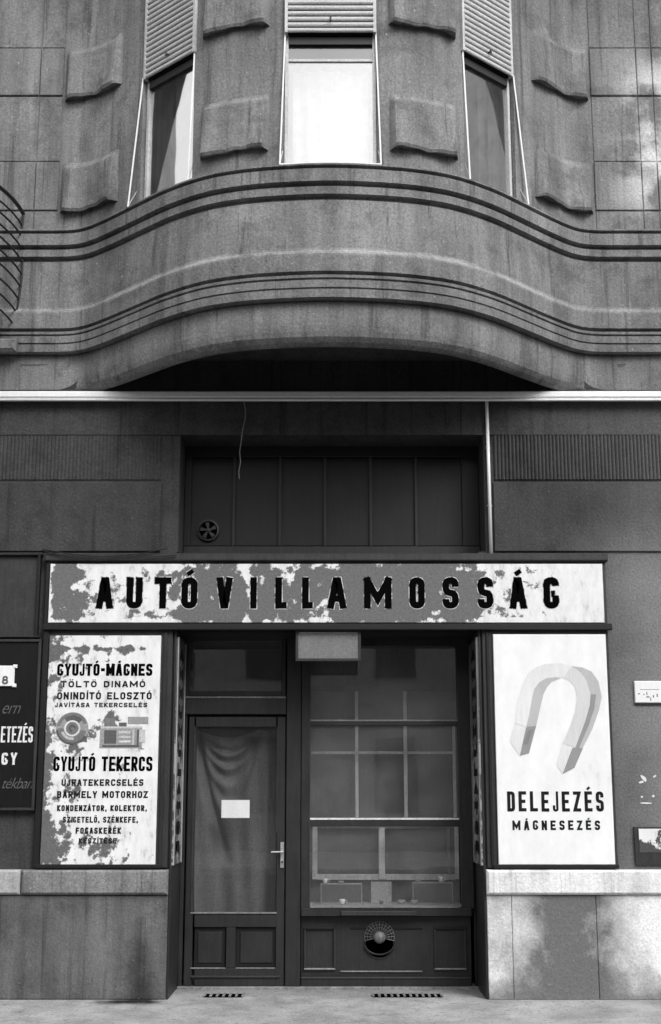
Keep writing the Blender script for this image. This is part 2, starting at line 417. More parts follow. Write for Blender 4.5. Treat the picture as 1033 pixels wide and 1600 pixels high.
for x in ST:
    for r_ in rows:
        q_ = Vector(r_(x)); wob = mnoise.noise(Vector((x * 5, q_.z * 9, 0))) * .005 + mnoise.noise(Vector((x * 17, q_.z * 20, 4))) * .002
        q_.z += wob * .7 if q_.z < 5.9 and q_.z > 4.86 else 0; q_.y += wob if abs(x) < 5 and q_.z < 5.9 and q_.z > 4.86 else 0
        m.v.append(tuple(q_))
for i in range(len(ST) - 1):
    for j in range(nr - 1):
        if inwin(ST[i], ST[i + 1]) and nr - 4 <= j < nr - 2: continue
        a = i * nr + j; m.f.append((a, a + nr, a + nr + 1, a + 1))
nf_ = len(m.f)
for a, b in WIN:        # reveals
    for x in (a, b):
        m.poly([bp(x, 0, SILL), bp(x, -.14, SILL), bp(x, -.14, HEAD), bp(x, 0, HEAD)])
    for z in (SILL, HEAD):
        m.poly([bp(a, 0, z), bp(b, 0, z), bp(b, -.14, z), bp(a, -.14, z)])
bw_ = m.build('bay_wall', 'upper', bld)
bw_.data.materials.append(M['lower'])           # dark coat stands in for deep shade inside the added hollow
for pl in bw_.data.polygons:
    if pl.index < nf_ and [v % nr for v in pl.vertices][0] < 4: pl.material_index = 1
# shell closing the house: back, sides, roof, floors
m = MB(); m.box(-W, 4, -.1, W, 4.2, TOP); m.box(-W - .2, 0, -.1, -W, 4.2, TOP); m.box(W, 0, -.1, W + .2, 4.2, TOP)
m.build('outer_wall', 'inside', bld)
box('roof', 'lower', bld, -W - .2, -1.1, TOP, W + .2, 4.2, TOP + .15)
box('upper_floor', 'inside', bld, -W, .001, 4.6, W, 4, 4.8)
box('room_floor', 'inside', bld, -W, .601, -.1, W, 4, .0)

# pillow shaped render blocks on the piers
def block(xa, xb, z0, z1, parent, seed, lob=1.0):
    rnd = random.Random(seed); ph = rnd.uniform(0, 6)
    def fn(u, v):
        x = xa + (xb - xa) * u; eu = min(u, 1 - u)
        sm = lambda t: max(0, min(1, t)) ** 2 * (3 - 2 * max(0, min(1, t)))
        side = .12 + .88 * sm((eu + .012) / .10); top = .34 + .66 * sm((1 - v) / .16)
        if eu < .001: side = 0.0
        o = (.040 * top + (.024 + .018 * math.cos(u * 2 * math.pi) * lob + .006 * math.sin(u * 13 + ph)) * (1 - v) ** 1.6)
        o += .004 * mnoise.noise(Vector((u * 6, v * 6, ph)))
        if v < .04: o *= .82 + .18 * (v / .04)
        zz = z0 + (z1 - z0) * v + (.006 * math.sin(u * 9 + ph) + .004 * math.sin(u * 23 + ph)) * (1 - v)
        return bp(x, o * side - .002 * (1 - side), zz)
    mm = MB().grid(fn, 28, 22)
    b = [fn(k / 28, 0) for k in range(29)]
    for k in range(28):
        xa_, xb_ = xa + (xb - xa) * k / 28, xa + (xb - xa) * (k + 1) / 28
        mm.poly([b[k + 1], b[k], bp(xa_, -.004, b[k][2] + .02), bp(xb_, -.004, b[k + 1][2] + .02)])
        ta, tb = fn(k / 28, 1), fn((k + 1) / 28, 1)
        mm.poly([ta, tb, bp(xb_, -.004, tb[2] + .012), bp(xa_, -.004, ta[2] + .012)])
    return mm.build('render_block', 'block', parent, smooth=False)
for i, (xa, xb) in enumerate(((.43, .945), (-.965, -.45), (1.60, 2.13), (-2.19, -1.68))):
    for z0, z1 in ((6.075, 6.515), (7.085, 7.55), (8.10, 8.55)): block(xa, xb, z0, z1, bld, i * 10 + int(z0))
# flat ashlar faces beside the bay
for sgn in (1, -1):
    xs = [2.145, 2.53, 2.66, 3.5, 4.4] if sgn > 0 else [2.205, 2.40, 3.2, 4.1]
    for a, b in zip(xs, xs[1:]):
        for z0, z1, d in ((6.105, 6.53, .016), (6.54, 7.12, .008), (7.13, 7.56, .016), (7.57, 8.14, .008), (8.15, 8.6, .016), (5.930, 6.098, .008)):
            x0, x1 = (a + .004, b - .004) if sgn > 0 else (-b + .004, -a - .004)
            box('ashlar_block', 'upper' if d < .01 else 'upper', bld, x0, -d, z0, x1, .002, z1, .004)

# windows of the bay, shutters, swung out guide arms, curtains
SLAT = None
names = ['centre window', 'right window', 'left window']
def frame_axes(a, b, off):
    A = Vector(bp(a, off, 0)); B = Vector(bp(b, off, 0)); ux = (B - A); L = ux.length; ux.normalize()
    return A, ux, L, Vector((-ux.y, ux.x, 0)) * 1      # inward normal
def obox(mb_, A, ux, nn, x0, x1, d0, d1, z0, z1):
    i = len(mb_.v)
    for z in (z0, z1):
        for d in (d0, d1):
            for x in (x0, x1):
                p_ = A + ux * x + nn * d; mb_.v.append((p_.x, p_.y, z))
    mb_.f += [tuple(i + k for k in q) for q in ((0, 2, 3, 1), (4, 5, 7, 6), (0, 1, 5, 4), (2, 6, 7, 3), (0, 4, 6, 2), (1, 3, 7, 5))]
for wi, (a, b) in enumerate(WIN):
    A, ux, L, nn = frame_axes(a, b, -.045)
    if nn.y < 0: nn = -nn
    m = MB(); s_ = .024
    obox(m, A, ux, nn, 0, s_, 0, .05, SILL, HEAD); obox(m, A, ux, nn, L - s_, L, 0, .05, SILL, HEAD)
    obox(m, A, ux, nn, s_, L - s_, 0, .05, SILL, SILL + .04); obox(m, A, ux, nn, s_, L - s_, 0, .05, HEAD - .05, HEAD)
    win = m.build('window', 'frame', bld)
    m = MB(); obox(m, A, ux, nn, s_, L - s_, -.004, .045, 6.93, 6.99); m.build('transom', 'woodd', win)
    zp = 6.93 if wi else 6.80
    m = MB(); obox(m, A, ux, nn, s_, L - s_, .02, .024, SILL + .04, zp); m.build('pane', 'glass_up' if wi else 'glass_mid', win)
    if not wi:
        m = MB(); obox(m, A, ux, nn, s_, L - s_, .02, .024, zp + .0205, 6.93); m.build('top_pane', 'glass_top', win)
        m = MB(); obox(m, A, ux, nn, s_, L - s_, .01, .03, zp, zp + .02); m.build('glazing_bar', 'frame', win)
    m = MB(); obox(m, A, ux, nn, s_, L - s_, .02, .024, 6.99, HEAD - .05); m.build('pane', 'glass_up', win)
    # roller shutter
    A2, ux2, L2, n2 = frame_axes(a, b, -.012)
    if n2.y < 0: n2 = -n2
    m = MB(); obox(m, A2, ux2, n2, 0, .022, -.015, .03, 7.0, HEAD); obox(m, A2, ux2, n2, L2 - .022, L2, -.015, .03, 7.0, HEAD)
    rs = m.build('roller_shutter', 'frame', bld)
    pitch = .0465; ang = math.atan2(ux2.y, ux2.x); nsl = int((HEAD - 7.012) / pitch)
    m = MB(); sl = L2 - .044
    prof = [(.0, 0), (-.012, .002), (-.016, .010), (-.016, .022), (-.010, .031), (.004, .0335)]
    for (d0, z0), (d1, z1) in zip(prof, prof[1:]): m.poly([(-sl / 2, d0, z0), (sl / 2, d0, z0), (sl / 2, d1, z1), (-sl / 2, d1, z1)])
    m.poly([(-sl / 2, d, z) for d, z in prof]); m.poly([(sl / 2, d, z) for d, z in reversed(prof)])
    m.poly([(-sl / 2, 0, 0), (-sl / 2, .004, .0335), (sl / 2, .004, .0335), (sl / 2, 0, 0)])
    c0 = A2 + ux2 * (L2 / 2)
    first = None
    for k_ in range(nsl):
        loc = Vector((c0.x, c0.y, 7.004 + k_ * pitch))
        if first is None:
            me = bpy.data.meshes.new('slat'); me.from_pydata(m.v, [], m.f); me.update(); me.materials.append(M['slat'])
            first = bpy.data.objects.new('slat', me); C.collection.objects.link(first); place(first, loc, rs)
        else: o = same(first, loc, rs)
        (first if k_ == 0 else o).rotation_euler = (0, random.uniform(-.002, .002), ang)
    m = MB(); obox(m, A2, ux2, n2, .022, L2 - .022, .02, .03, 7.0, HEAD); m.build('shutter_back', 'woodd', rs)
    m = MB(); h0 = c0 + Vector((0, 0, 7.09)) - n2 * .012
    m.bar(h0, h0 - n2 * .03, .006); m.bar(h0 - n2 * .03 + Vector((0, 0, .008)), h0 - n2 * .03 - Vector((0, 0, .02)), .008); m.build('pull_hook', 'iron', rs)
    # guide arms swung out at the bottom
    m = MB()
    ends = {0: ((-.335, -.362, .035), (.335, .362, .035)), 1: ((1.0, 1.02, .03), (1.435, 1.505, .04)), 2: ((-1.475, -1.545, .04), (-1.03, -1.04, .03))}[wi]
    pts = []
    for xt, xb, ob_ in ends:
        p0 = Vector(bp(xt, .004, 7.02)); p1 = Vector(bp(xb, ob_, 5.932)); m.bar(p0, p1, .0075, seg=4); pts.append(p1)
    m.bar(pts[0], pts[1], .008, seg=4)
    m.build('shutter_guide', 'white', rs)
    # iron stay of the swung out guide
    for (xt, xb, ob_), p1 in zip(ends, pts): MB().bar(Vector(bp(xt, -.04, 6.18)), p1 + Vector((0, 0, .01)), .004, seg=5).build('stay', 'frame', rs)
def drape(x0, x1, off, z0, z1, mat, amp, freq, label, cat='curtain', sag=0):
    def fn(u, v):
        x = x0 + (x1 - x0) * u; zt_ = z1 - sag * math.sin(math.pi * u) ** .8
        return bp(x, off + amp * math.sin(freq * u + 1.3 * math.sin(v * 2)) * (.5 + .5 * (1 - v)), z0 + (zt_ - z0) * v)
    return tag(MB().grid(fn, 60, 10).build('curtain', mat, smooth=True), label, cat)
drape(-.30, .30, -.18, 5.96, 6.82, 'drape', .012, 34, 'white net curtain filling the middle window of the curved bay')
drape(1.22, 1.42, -.14, 5.96, 6.98, 'drape', .016, 30, 'pale curtain drawn to the right side of the right bay window')
drape(1.01, 1.19, -.20, 5.96, 6.98, 'drape2', .012, 14, 'greyer curtain on the left side of the right bay window')
drape(-1.29, -1.04, -.14, 5.96, 6.98, 'drape', .014, 22, 'bright curtain added behind the right half of the left bay window to whiten its reflection')  # added to brighten the part of the pane that mirrors white sky
drape(-1.46, -1.33, -.14, 5.96, 6.98, 'drape2', .014, 16, 'pale curtain drawn to the left side of the left bay window')

# plinth: base blocks and coping stones
def stone(name, mat, x0, x1, z0, z1, yf, bev=.008): box(name, mat, bld, x0, yf, z0, x1, .45, z1, bev)
stone('plinth_block', 'plinth', at(-60, 1470)[0], XL - .001, 0, PT - .004, -.03)
stone('plinth_block', 'plinth', -W, at(-60, 1470)[0] - .006, 0, PT - .004, -.03)
xj = at(932, 1470)[0]
xj0 = at(800, 1470)[0]
stone('plinth_block', 'plinth', XR + .001, xj0 - .002, 0, PT - .004, -.03, .004)
stone('plinth_block', 'plinth', xj0 + .001, xj - .0015, 0, PT - .004, -.029, .004)
stone('plinth_block', 'plinth', xj + .0015, 4.4, 0, PT - .004, -.03, .004)
stone('plinth_block', 'plinth', 4.41, W, 0, PT - .004, -.03)
xk = at(35, 1377)[0]
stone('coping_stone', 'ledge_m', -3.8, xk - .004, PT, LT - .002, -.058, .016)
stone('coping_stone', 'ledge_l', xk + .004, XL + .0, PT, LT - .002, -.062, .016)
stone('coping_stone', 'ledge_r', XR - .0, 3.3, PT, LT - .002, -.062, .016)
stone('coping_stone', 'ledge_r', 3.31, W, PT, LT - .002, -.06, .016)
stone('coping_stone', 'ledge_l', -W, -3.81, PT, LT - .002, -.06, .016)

# white strip running across the whole front under the bay, conduit hanging from it
du = thing('cable_duct', (0, -.05, 4.48), 'long white cable duct crossing the whole front just under the bay', 'cable duct')
zc0, zc1 = at(516, 628, -.05)[1], at(516, 614, -.05)[1]
box('duct_cover', 'white', du, -8.5, -.085, zc0 + .022, 8.5, -.014, zc1 + .004, .010)
MB().bar((-8.5, -.075, zc0 + .007), (8.5, -.075, zc0 + .007), .011, seg=10).build('cable', 'white', du, smooth=True)
p0 = at(760.5, 629, -.03); p1 = at(767.5, 866, -.03)
cp = thing('conduit_pipe', (p1[0], -.03, p1[1]), 'thin white vertical conduit dropping from the duct to the right end of the fascia', 'pipe')
MB().bar((p0[0], -.03, p0[1] + .01), (p1[0], -.03, p1[1]), .0135, seg=10).build('tube', 'white', cp, smooth=True)
for yy in (700, 790):
    q = at(760.5 + 7 * (yy - 629) / 237, yy, -.03); box('clip', 'plate', cp, q[0] - .02, -.036, q[1] - .008, q[0] + .02, -.012, q[1] + .008)
# old flaking conduit mark: thin wires hanging along the wall over the fascia
for q, (pts, lab) in enumerate((([(66, 858), (110, 866), (160, 870), (215, 866), (262, 857)], 'upper thin black wire sagging along the wall above the left end of the fascia'),
                                ([(66, 860), (105, 870), (150, 875), (205, 872), (276, 868)], 'lower thin black wire sagging onto the left end of the fascia cornice'))):
    P3 = [(*[at(x, y, -.085)[0]], -.085, at(x, y, -.085)[1]) for x, y in pts]
    tag(MB().tube(P3, .004).build('wire', 'iron'), lab, 'wire')

P3 = [(at(x, y, -.03)[0], -.03, at(x, y, -.03)[1]) for x, y in ((381, 627), (383.5, 640), (383, 655), (379, 672), (377, 690), (374.5, 706), (376, 722), (373, 738), (374, 748))]
tag(MB().tube(P3, .0045, 5).build('cord', 'plate'), 'thin pale crooked cord hanging from the duct over the left part of the overdoor panel', 'cord')

# ---------------------------------------------------------------- shopfront joinery
GY = .45
sf = thing('shopfront', (0, .2, 0), 'dark painted wooden shopfront with glazed door on the left and display window on the right', 'shopfront')
# casing on the wall face
zb = at(516, 1356, -.03)[1]
xl0, xr0 = at(63, 1170, -.03)[0], at(958, 1170, -.03)[0]
zf = at(516, 985, -.03)[1]
box('casing_panel', 'wood2', sf, xl0, -.03, zb, XL - .012, .0 - .002, zf, .004)
box('casing_panel', 'wood2', sf, XR + .012, -.03, zb, xr0, -.002, zf, .004)
box('fascia_board', 'wood2', sf, xl0, -.03, zf + .002, xr0, .058, at(516, 872, -.03)[1], .004)
box('fascia_board', 'woodd', sf, uo[0] + .002, .06, at(516, 862, 0)[1] - .05, uo[2] - .002, .3, at(516, 862, 0)[1] - .002)
pbox('cornice', 'wood2', sf, 70, 864, 950, 876, -.07, .0, .008)
pbox('cornice', 'woodd', sf, 66, 974, 957, 984, -.068, -.031, .006)
pbox('frame_strip', 'woodd', sf, 62, 862, 71, 1356, -.045, -.031, .004)
pbox('frame_strip', 'woodd', sf, 56, 1351, 252, 1357, -.055, -.031, .004)
pbox('frame_strip', 'woodd', sf, 772, 1351, 968, 1357, -.055, -.031, .004)
pbox('frame_strip', 'wood', sf, 252, 988, 257, 1352, -.045, -.031, .003)
pbox('frame_strip', 'woodd', sf, 764, 988, 768, 1354, -.045, -.031, .003)
# reveals (timber lining)
for s_, X in ((1, XL), (-1, XR)):
    box('reveal_lining', 'wood', sf, X, -.02, .0, X + s_ * .016, GY + .1, zf - .002)
box('soffit_lining', 'woodd', sf, XL, .0, zf - .03 + .032, XR, GY + .1, zf + .05)
# joinery plane
def jb(name, mat, x0, y0, x1, y1, f=0, d=.06, parent=None, bev=.004): return pbox(name, mat, parent or sf, x0, y0, x1, y1, GY + f, GY + f + d, bev)
jt = rect(276, 985, 752, 1548, GY); ZT = zf + .03
box('post', 'wood', sf, XL + .017, GY - .005, 0, at(289, 1300, GY)[0], GY + .08, ZT)      # left jamb
box('post', 'wood', sf, at(447, 1300, GY)[0], GY - .02, 0, at(470, 1300, GY)[0], GY + .08, ZT)
box('post', 'woodd', sf, at(738, 1300, GY)[0], GY - .0, 0, XR - .017, GY + .08, ZT)
jb('transom_rail', 'wood', 289, 1090, 447, 1116, -.025, .07)
jb('rail_moulding', 'edge', 289, 1088, 447, 1091, -.035, .02)
jb('threshold', 'ledge_l', 276, 1543, 752, 1552, -.06, .2)
# over-door light
ol = jb('overlight_frame', 'wood', 289, 985, 296, 1088, 0, .05)
jb('overlight_frame', 'wood', 440, 985, 447, 1088, 0, .05); jb('overlight_frame', 'wood', 296, 1080, 440, 1088, 0, .05)
q = rect(296, 983, 440, 1080, GY); box('overlight_pane', 'glass_shop', sf, q[0], GY + .03, q[1], q[2], GY + .034, ZT, 0)
q = rect(290, 985, 447, 1088, GY + .3); box('dark_blind', 'woodd', sf, q[0], GY + .12, q[1], q[2], GY + .13, ZT + .05)
# door leaf
dz = lambda y: at(516, y, GY)[1]
dr = jb('door', 'wood', 291, 1120, 303, 1541, -.01, .05)                      # hinge stile
jb('stile', 'wood', 432, 1120, 445, 1541, -.01, .05, dr); jb('rail', 'wood', 303.3, 1120, 431.7, 1136, -.01, .05, dr)
jb('rail', 'wood', 303.3, 1428, 431.7, 1449, -.01, .05, dr); jb('rail', 'wood', 303.3, 1513, 431.7, 1541, -.01, .05, dr)
jb('mullion', 'wood', 353, 1449.3, 368, 1512.7, -.01, .05, dr)
jb('door_panel', 'woodd', 303.3, 1449.3, 352.7, 1512.7, .015, .02, dr); jb('door_panel', 'woodd', 368.3, 1449.3, 431.7, 1512.7, .015, .02, dr)
jb('raised_field', 'wood', 309, 1456, 347, 1505, .006, .008, dr, .004); jb('raised_field', 'wood', 375, 1456, 426, 1505, .006, .008, dr, .004)
jb('bead', 'edge', 297, 1425.5, 432, 1428, -.018, .02, dr, .002)
jb('bead', 'edge', 297, 1512, 352, 1514, -.014, .01, dr, .002); jb('bead', 'edge', 368, 1512, 430, 1514, -.014, .01, dr, .002)
jb('bead', 'wood2', 300, 1135, 302.5, 1426, -.015, .01, dr, .002); jb('bead', 'wood2', 432, 1135, 434, 1300, -.015, .01, dr, .002)
jb('weather_bar', 'wood2', 298, 1525, 438, 1528, -.022, .02, dr, .003)
jb('door_pane', 'glass_door', 303.3, 1136.3, 431.7, 1427.7, .012, .004, dr, 0)
jb('handle_plate', 'metal', 438, 1316, 443.5, 1356, -.018, .008, dr, .002)
hx, hz = at(441, 1331, GY - .05)
MB().bar((hx, GY - .018, hz), (hx, GY - .055, hz), .009).bar((hx + .004, GY - .055, hz), (hx - .085, GY - .05, hz - .002), .007, .006).build('door_handle', 'metal', dr, smooth=False)
kx, kz = at(441, 1347, GY - .02); MB().lathe((kx, GY - .0185, kz), [(.008, 0), (.008, .003), (0, .003)], 12, 'Y').build('keyhole', 'iron', dr)

# display window
dw = jb('display_window', 'wood', 471, 992, 484, 1420, -.03, .07)
jb('frame_side', 'wood', 718, 992, 737, 1420, -.03, .07, dw); jb('frame_bottom', 'wood', 471, 1419, 737, 1432, -.045, .09, dw)
jb('frame_top', 'wood', 484.3, 990, 717.7, 1010, -.02, .06, dw)
jb('edge_bead', 'edge', 485, 1416, 717, 1419, -.05, .012, dw, .002)
jb('edge_bead', 'wood2', 483, 1030, 485, 1416, -.034, .012, dw, .001); jb('edge_bead', 'wood2', 717, 1010, 719, 1416, -.034, .012, dw, .001)
jb('glazing_bar', 'wood', 484.3, 1127, 717.7, 1134, -.02, .05, dw); jb('glazing_bar', 'wood', 484.3, 1281, 717.7, 1291, -.03, .06, dw)
jb('bar_bead', 'edge', 484.3, 1124.5, 717.7, 1127, -.024, .02, dw, .001); jb('bar_bead', 'muntin', 484.3, 1278, 717.7, 1281, -.034, .02, dw, .001)
for y0, y1 in ((1010.3, 1126.7), (1134.3, 1280.7), (1291.3, 1416.7)): jb('pane', 'glass_shop', 484.3, y0, 717.7, y1, .005, .004, dw, 0)
jb('drip_sill', 'wood2', 533, 1424, 651, 1431, -.075, .03, dw)
# inner glazed partition standing behind the glass
ip = thing('inner_partition', (.4, .8, .7), 'pale glazed partition of thin bars standing inside behind the display window', 'partition')
def ib(name, x0, y0, x1, y1, mat='muntin', Y=.72): return pbox(name, mat, ip, x0, y0, x1, y1, Y, Y + .02, .002)
ib('bar', 555, 1080, 560, 1277); ib('bar', 631, 1080, 636.5, 1277); ib('bar', 486, 1174, 712, 1178, Y=.742); ib('bar', 708, 1134, 712.5, 1277)
ib('bar', 488, 1292, 496, 1374); ib('bar', 592, 1293, 601.5, 1374); ib('bar', 699, 1292, 703, 1366, 'edge'); ib('bar', 711, 1292, 717, 1374, 'muntin')
ib('bar', 496.3, 1290, 711, 1295, 'edge', .744); ib('bar', 488, 1366, 711, 1375, 'muntin', .744)
ib('bar', 486, 1072, 712, 1079, 'wood2', .744)
ib('backing_board', 470, 1000, 735, 1430, 'inside', .80)
bar_z = at(516, 1414, .5)[1]
box('display_shelf', 'boxrim', sf, at(484, 1300, .5)[0], GY + .03, bar_z - .02, at(720, 1300, .5)[0], .80, bar_z)
upz = at(516, 1375, .62)[1]
# things in the window
def shelfbox(x0, y0, x1, y1, Y, lab):
    a = rect(x0, y0, x1, y1, Y); z0 = bar_z + .001; dz_ = z0 - a[1]; t = .007
    th_ = thing('display_box', ((a[0] + a[2]) / 2, Y, z0), lab, 'box'); zt_ = a[3]
    box('box_body', 'box', th_, a[0] + t, Y + .004, z0 + t, a[2] - t, Y + .09, zt_ - t, 0)
    box('box_edge', 'boxrim', th_, a[0], Y, z0, a[0] + t, Y + .09, zt_, .001); box('box_edge', 'boxrim', th_, a[2] - t, Y, z0, a[2], Y + .09, zt_, .001)
    box('box_edge', 'boxrim', th_, a[0] + t, Y, z0, a[2] - t, Y + .09, z0 + t, .001); box('box_edge', 'boxrim', th_, a[0] + t, Y, zt_ - t, a[2] - t, Y + .09, zt_, .001)
    return zt_
t1 = shelfbox(501, 1381, 566, 1413, .60, 'dark box with pale edges at the left of the display window shelf')
t2 = shelfbox(645, 1379, 708, 1413, .60, 'dark box with pale edges at the right of the display window shelf')
a = rect(580, 1378, 612, 1413, .62)
m = MB().box(a[0], .62, bar_z + .001, a[2], .64, a[3]); tag(m.build('price_card', 'boxrim'), 'pale card leaning upright between the two boxes on the window shelf', 'card')
def cup(px, Y, z, r, h, lab, name='cup', cat='cup', mat='china'):
    x = at(px, 1400, Y)[0]
    prof = [(0, 0), (r * .6, 0), (r * .75, h * .15), (r, h), (r * .9, h), (r * .65, h * .2), (0, h * .15)]
    m = MB().lathe((x, Y, z), prof, 18)
    if name == 'cup':
        m.tube([(x + r * .85, Y, z + h * .8), (x + r * 1.5, Y, z + h * .7), (x + r * 1.45, Y, z + h * .35), (x + r * .75, Y, z + h * .3)], r * .1, 5)
    return tag(m.build(name, mat, smooth=True), lab, cat)
cup(535, .545, bar_z + .001, .024, .038, 'small white cup in front of the left display box')
cup(508, .64, t1 + .001, .022, .036, 'white cup standing on top of the left display box near its left end')
cup(690, .64, t2 + .001, .027, .045, 'white mug standing on top of the right display box')
cup(533, .64, t1 + .001, .024, .018, 'low grey dish on top of the left display box', 'dish', 'dish', 'boxrim')
cup(627, .56, bar_z + .001, .034, .030, 'pale bowl beside the card, left of the two bowls on the shelf', 'bowl', 'bowl', 'boxrim')
cup(647, .545, bar_z + .001, .030, .030, 'pale bowl in front of the right display box, right of the two bowls', 'bowl', 'bowl', 'boxrim')
cup(596, .56, bar_z + .001, .016, .024, 'tiny dark dish in front of the upright card', 'dish', 'dish', 'box')
cup(654, .64, t2 + .001, .026, .02, 'pale saucer on top of the right display box near its left end', 'saucer', 'saucer', 'boxrim')

# stall riser below the display window
jb('riser_board', 'wood', 470, 1432, 737, 1548, .02, .05)
for x0, x1 in ((475, 524), (547, 560), (622, 660), (678, 728)):
    pass
def panel(x0, y0, x1, y1):
    jb('panel_moulding', 'woodd', x0, y0, x1, y0 + 3.5, -.0, .03); jb('panel_moulding', 'edge', x0, y1 - 3, x1, y1, -.0, .03)
    jb('panel_moulding', 'wood2', x0, y0 + 3.7, x0 + 2.5, y1 - 3.2, .0, .03); jb('panel_moulding', 'wood2', x1 - 2.5, y0 + 3.7, x1, y1 - 3.2, .0, .03)
panel(475, 1449, 524, 1516); panel(679, 1449, 729, 1516)
jb('panel_moulding', 'woodd', 548, 1449, 660, 1452, .01, .02)
jb('panel_moulding', 'edge', 532, 1517, 660, 1519.5, .008, .02)
jb('base_rail', 'wood', 470, 1529, 737, 1546, -.012, .03); jb('base_bead', 'wood2', 470, 1527, 737, 1530, -.018, .03)
# shell vent
vx, vz = at(593, 1464, GY); vt = thing('wall_vent', (vx, GY, vz), 'round sunburst vent grille with a domed boss below the display window', 'vent')
MB().lathe((vx, GY + .016, vz - .05), [(0, -.004), (.105, -.004), (.11, .0), (.118, .001), (.118, -.004)], 32, 'Y').build('backplate', 'woodd', vt, smooth=False)
for k in range(15):
    t = R(-14 + k * 208 / 14); c_, s2 = math.cos(t), math.sin(t)
    MB().bar((vx + c_ * .045, GY - .006, vz + s2 * .045), (vx + c_ * .115, GY + .004, vz + s2 * .115), .0020, .0024, 5).build('ray', 'edge', vt)
for rr in (.07, .093, .113):
    MB().tube([(vx + math.cos(R(-16 + k * 212 / 24)) * rr, GY + .0, vz + math.sin(R(-16 + k * 212 / 24)) * rr) for k in range(25)], .0014, 5).build('ring', 'edge', vt)
MB().lathe((vx, GY + .008, vz - .004), [(.046, 0), (.044, .012), (.034, .026), (.02, .034), (0, .037)], 24, 'Y').build('boss', 'edge', vt, smooth=True)
MB().tube([(vx + math.cos(R(200 + k * 140 / 16)) * .12, GY + .002, vz - .03 + math.sin(R(200 + k * 140 / 16)) * .10) for k in range(17)], .006, 6).build('lip', 'wood', vt)

# iron grates in the step
for x0, x1, yy, lab in ((320, 380, 1555, 'small iron grate in the pavement in front of the shop door'), (583, 690, 1557, 'long narrow iron grate in the pavement below the display window')):
    a = at(x0, yy, .12)[0], at(x1, yy, .12)[0]
    gt = thing('floor_grate', ((a[0] + a[1]) / 2, .12, 0), lab, 'grate')
    box('grate_pit', 'ink', gt, a[0], .06, .0, a[1], .19, .004, 0)
    n = int((a[1] - a[0]) / .045)
    for k in range(n + 1):
        x = a[0] + (a[1] - a[0]) * k / n; box('grate_bar', 'ledge_l', gt, x - .008, .06, .0045, x + .008, .19, .012)

# panel over the fascia
UY = .30
op = thing('overdoor_panel', (0, UY, uo[1]), 'recessed dark panel of six wooden boards above the shop fascia', 'panel')
a = rect(288, 690, 735, 858, UY)
for k, (x0, x1) in enumerate(((299, 364), (367, 436), (439, 506.5), (509.5, 578), (581, 649), (652, 722))):
    pbox('board', 'woodd', op, x0, 716, x1, 853, UY, UY + .03, .004)
for x in (365.5, 437.5, 508, 579.5, 650.5): pbox('batten', 'wood', op, x - 2.6, 714, x + 2.6, 853, UY - .022, UY - .001, .003)
pbox('top_rail', 'woodd', op, 283, 684, 757, 714, UY - .03, UY + .06, .006)
X0_, X1_ = uo[0] + .002, uo[2] - .002
q = rect(283, 853, 757, 864, UY - .04); box('bottom_rail', 'wood', op, X0_, UY - .04, uo[1], X1_, UY + .06, q[3], .006)
q2 = rect(283, 714, 299, 853, UY - .02); box('side_stile', 'woodd', op, X0_, UY - .02, q2[1], q2[2], UY + .06, q2[3], .004)
q2 = rect(722, 714, 757, 853, UY - .02); box('side_stile', 'woodd', op, q2[0], UY - .02, q2[1], X1_, UY + .06, q2[3], .004)
box('backing', 'woodd', op, X0_, UY + .07, uo[1], X1_, UY + .09, uo[3])
fx, fz = at(325, 828, UY - .03)
fv = thing('extractor_vent', (fx, UY - .03, fz), 'small round metal fan vent in the lower left of the overdoor panel', 'vent')
MB().lathe((fx, UY - .0, fz), [(.088, 0), (.088, .022), (.074, .026), (.070, .012), (.070, 0)], 32, 'Y').build('vent_ring', 'wood2', fv, smooth=False)
MB().lathe((fx, UY - .0, fz), [(.0, .006), (.070, .006)], 24, 'Y').build('vent_back', 'ink', fv)
for k in range(5):
    t = R(90 + k * 72); c_, s2 = math.cos(t), math.sin(t)
    MB().slab([(fx + c_ * .014 - s2 * .006, fz + s2 * .014 + c_ * .006), (fx + c_ * .062 - s2 * .024, fz + s2 * .062 + c_ * .024), (fx + c_ * .066 + s2 * .008, fz + s2 * .066 - c_ * .008), (fx + c_ * .014 + s2 * .006, fz + s2 * .014 - c_ * .006)], UY - .018, UY - .014).build('fan_blade', 'wood2', fv)
MB().lathe((fx, UY - .006, fz), [(.018, 0), (.018, .014), (0, .018)], 16, 'Y').build('hub', 'wood', fv)

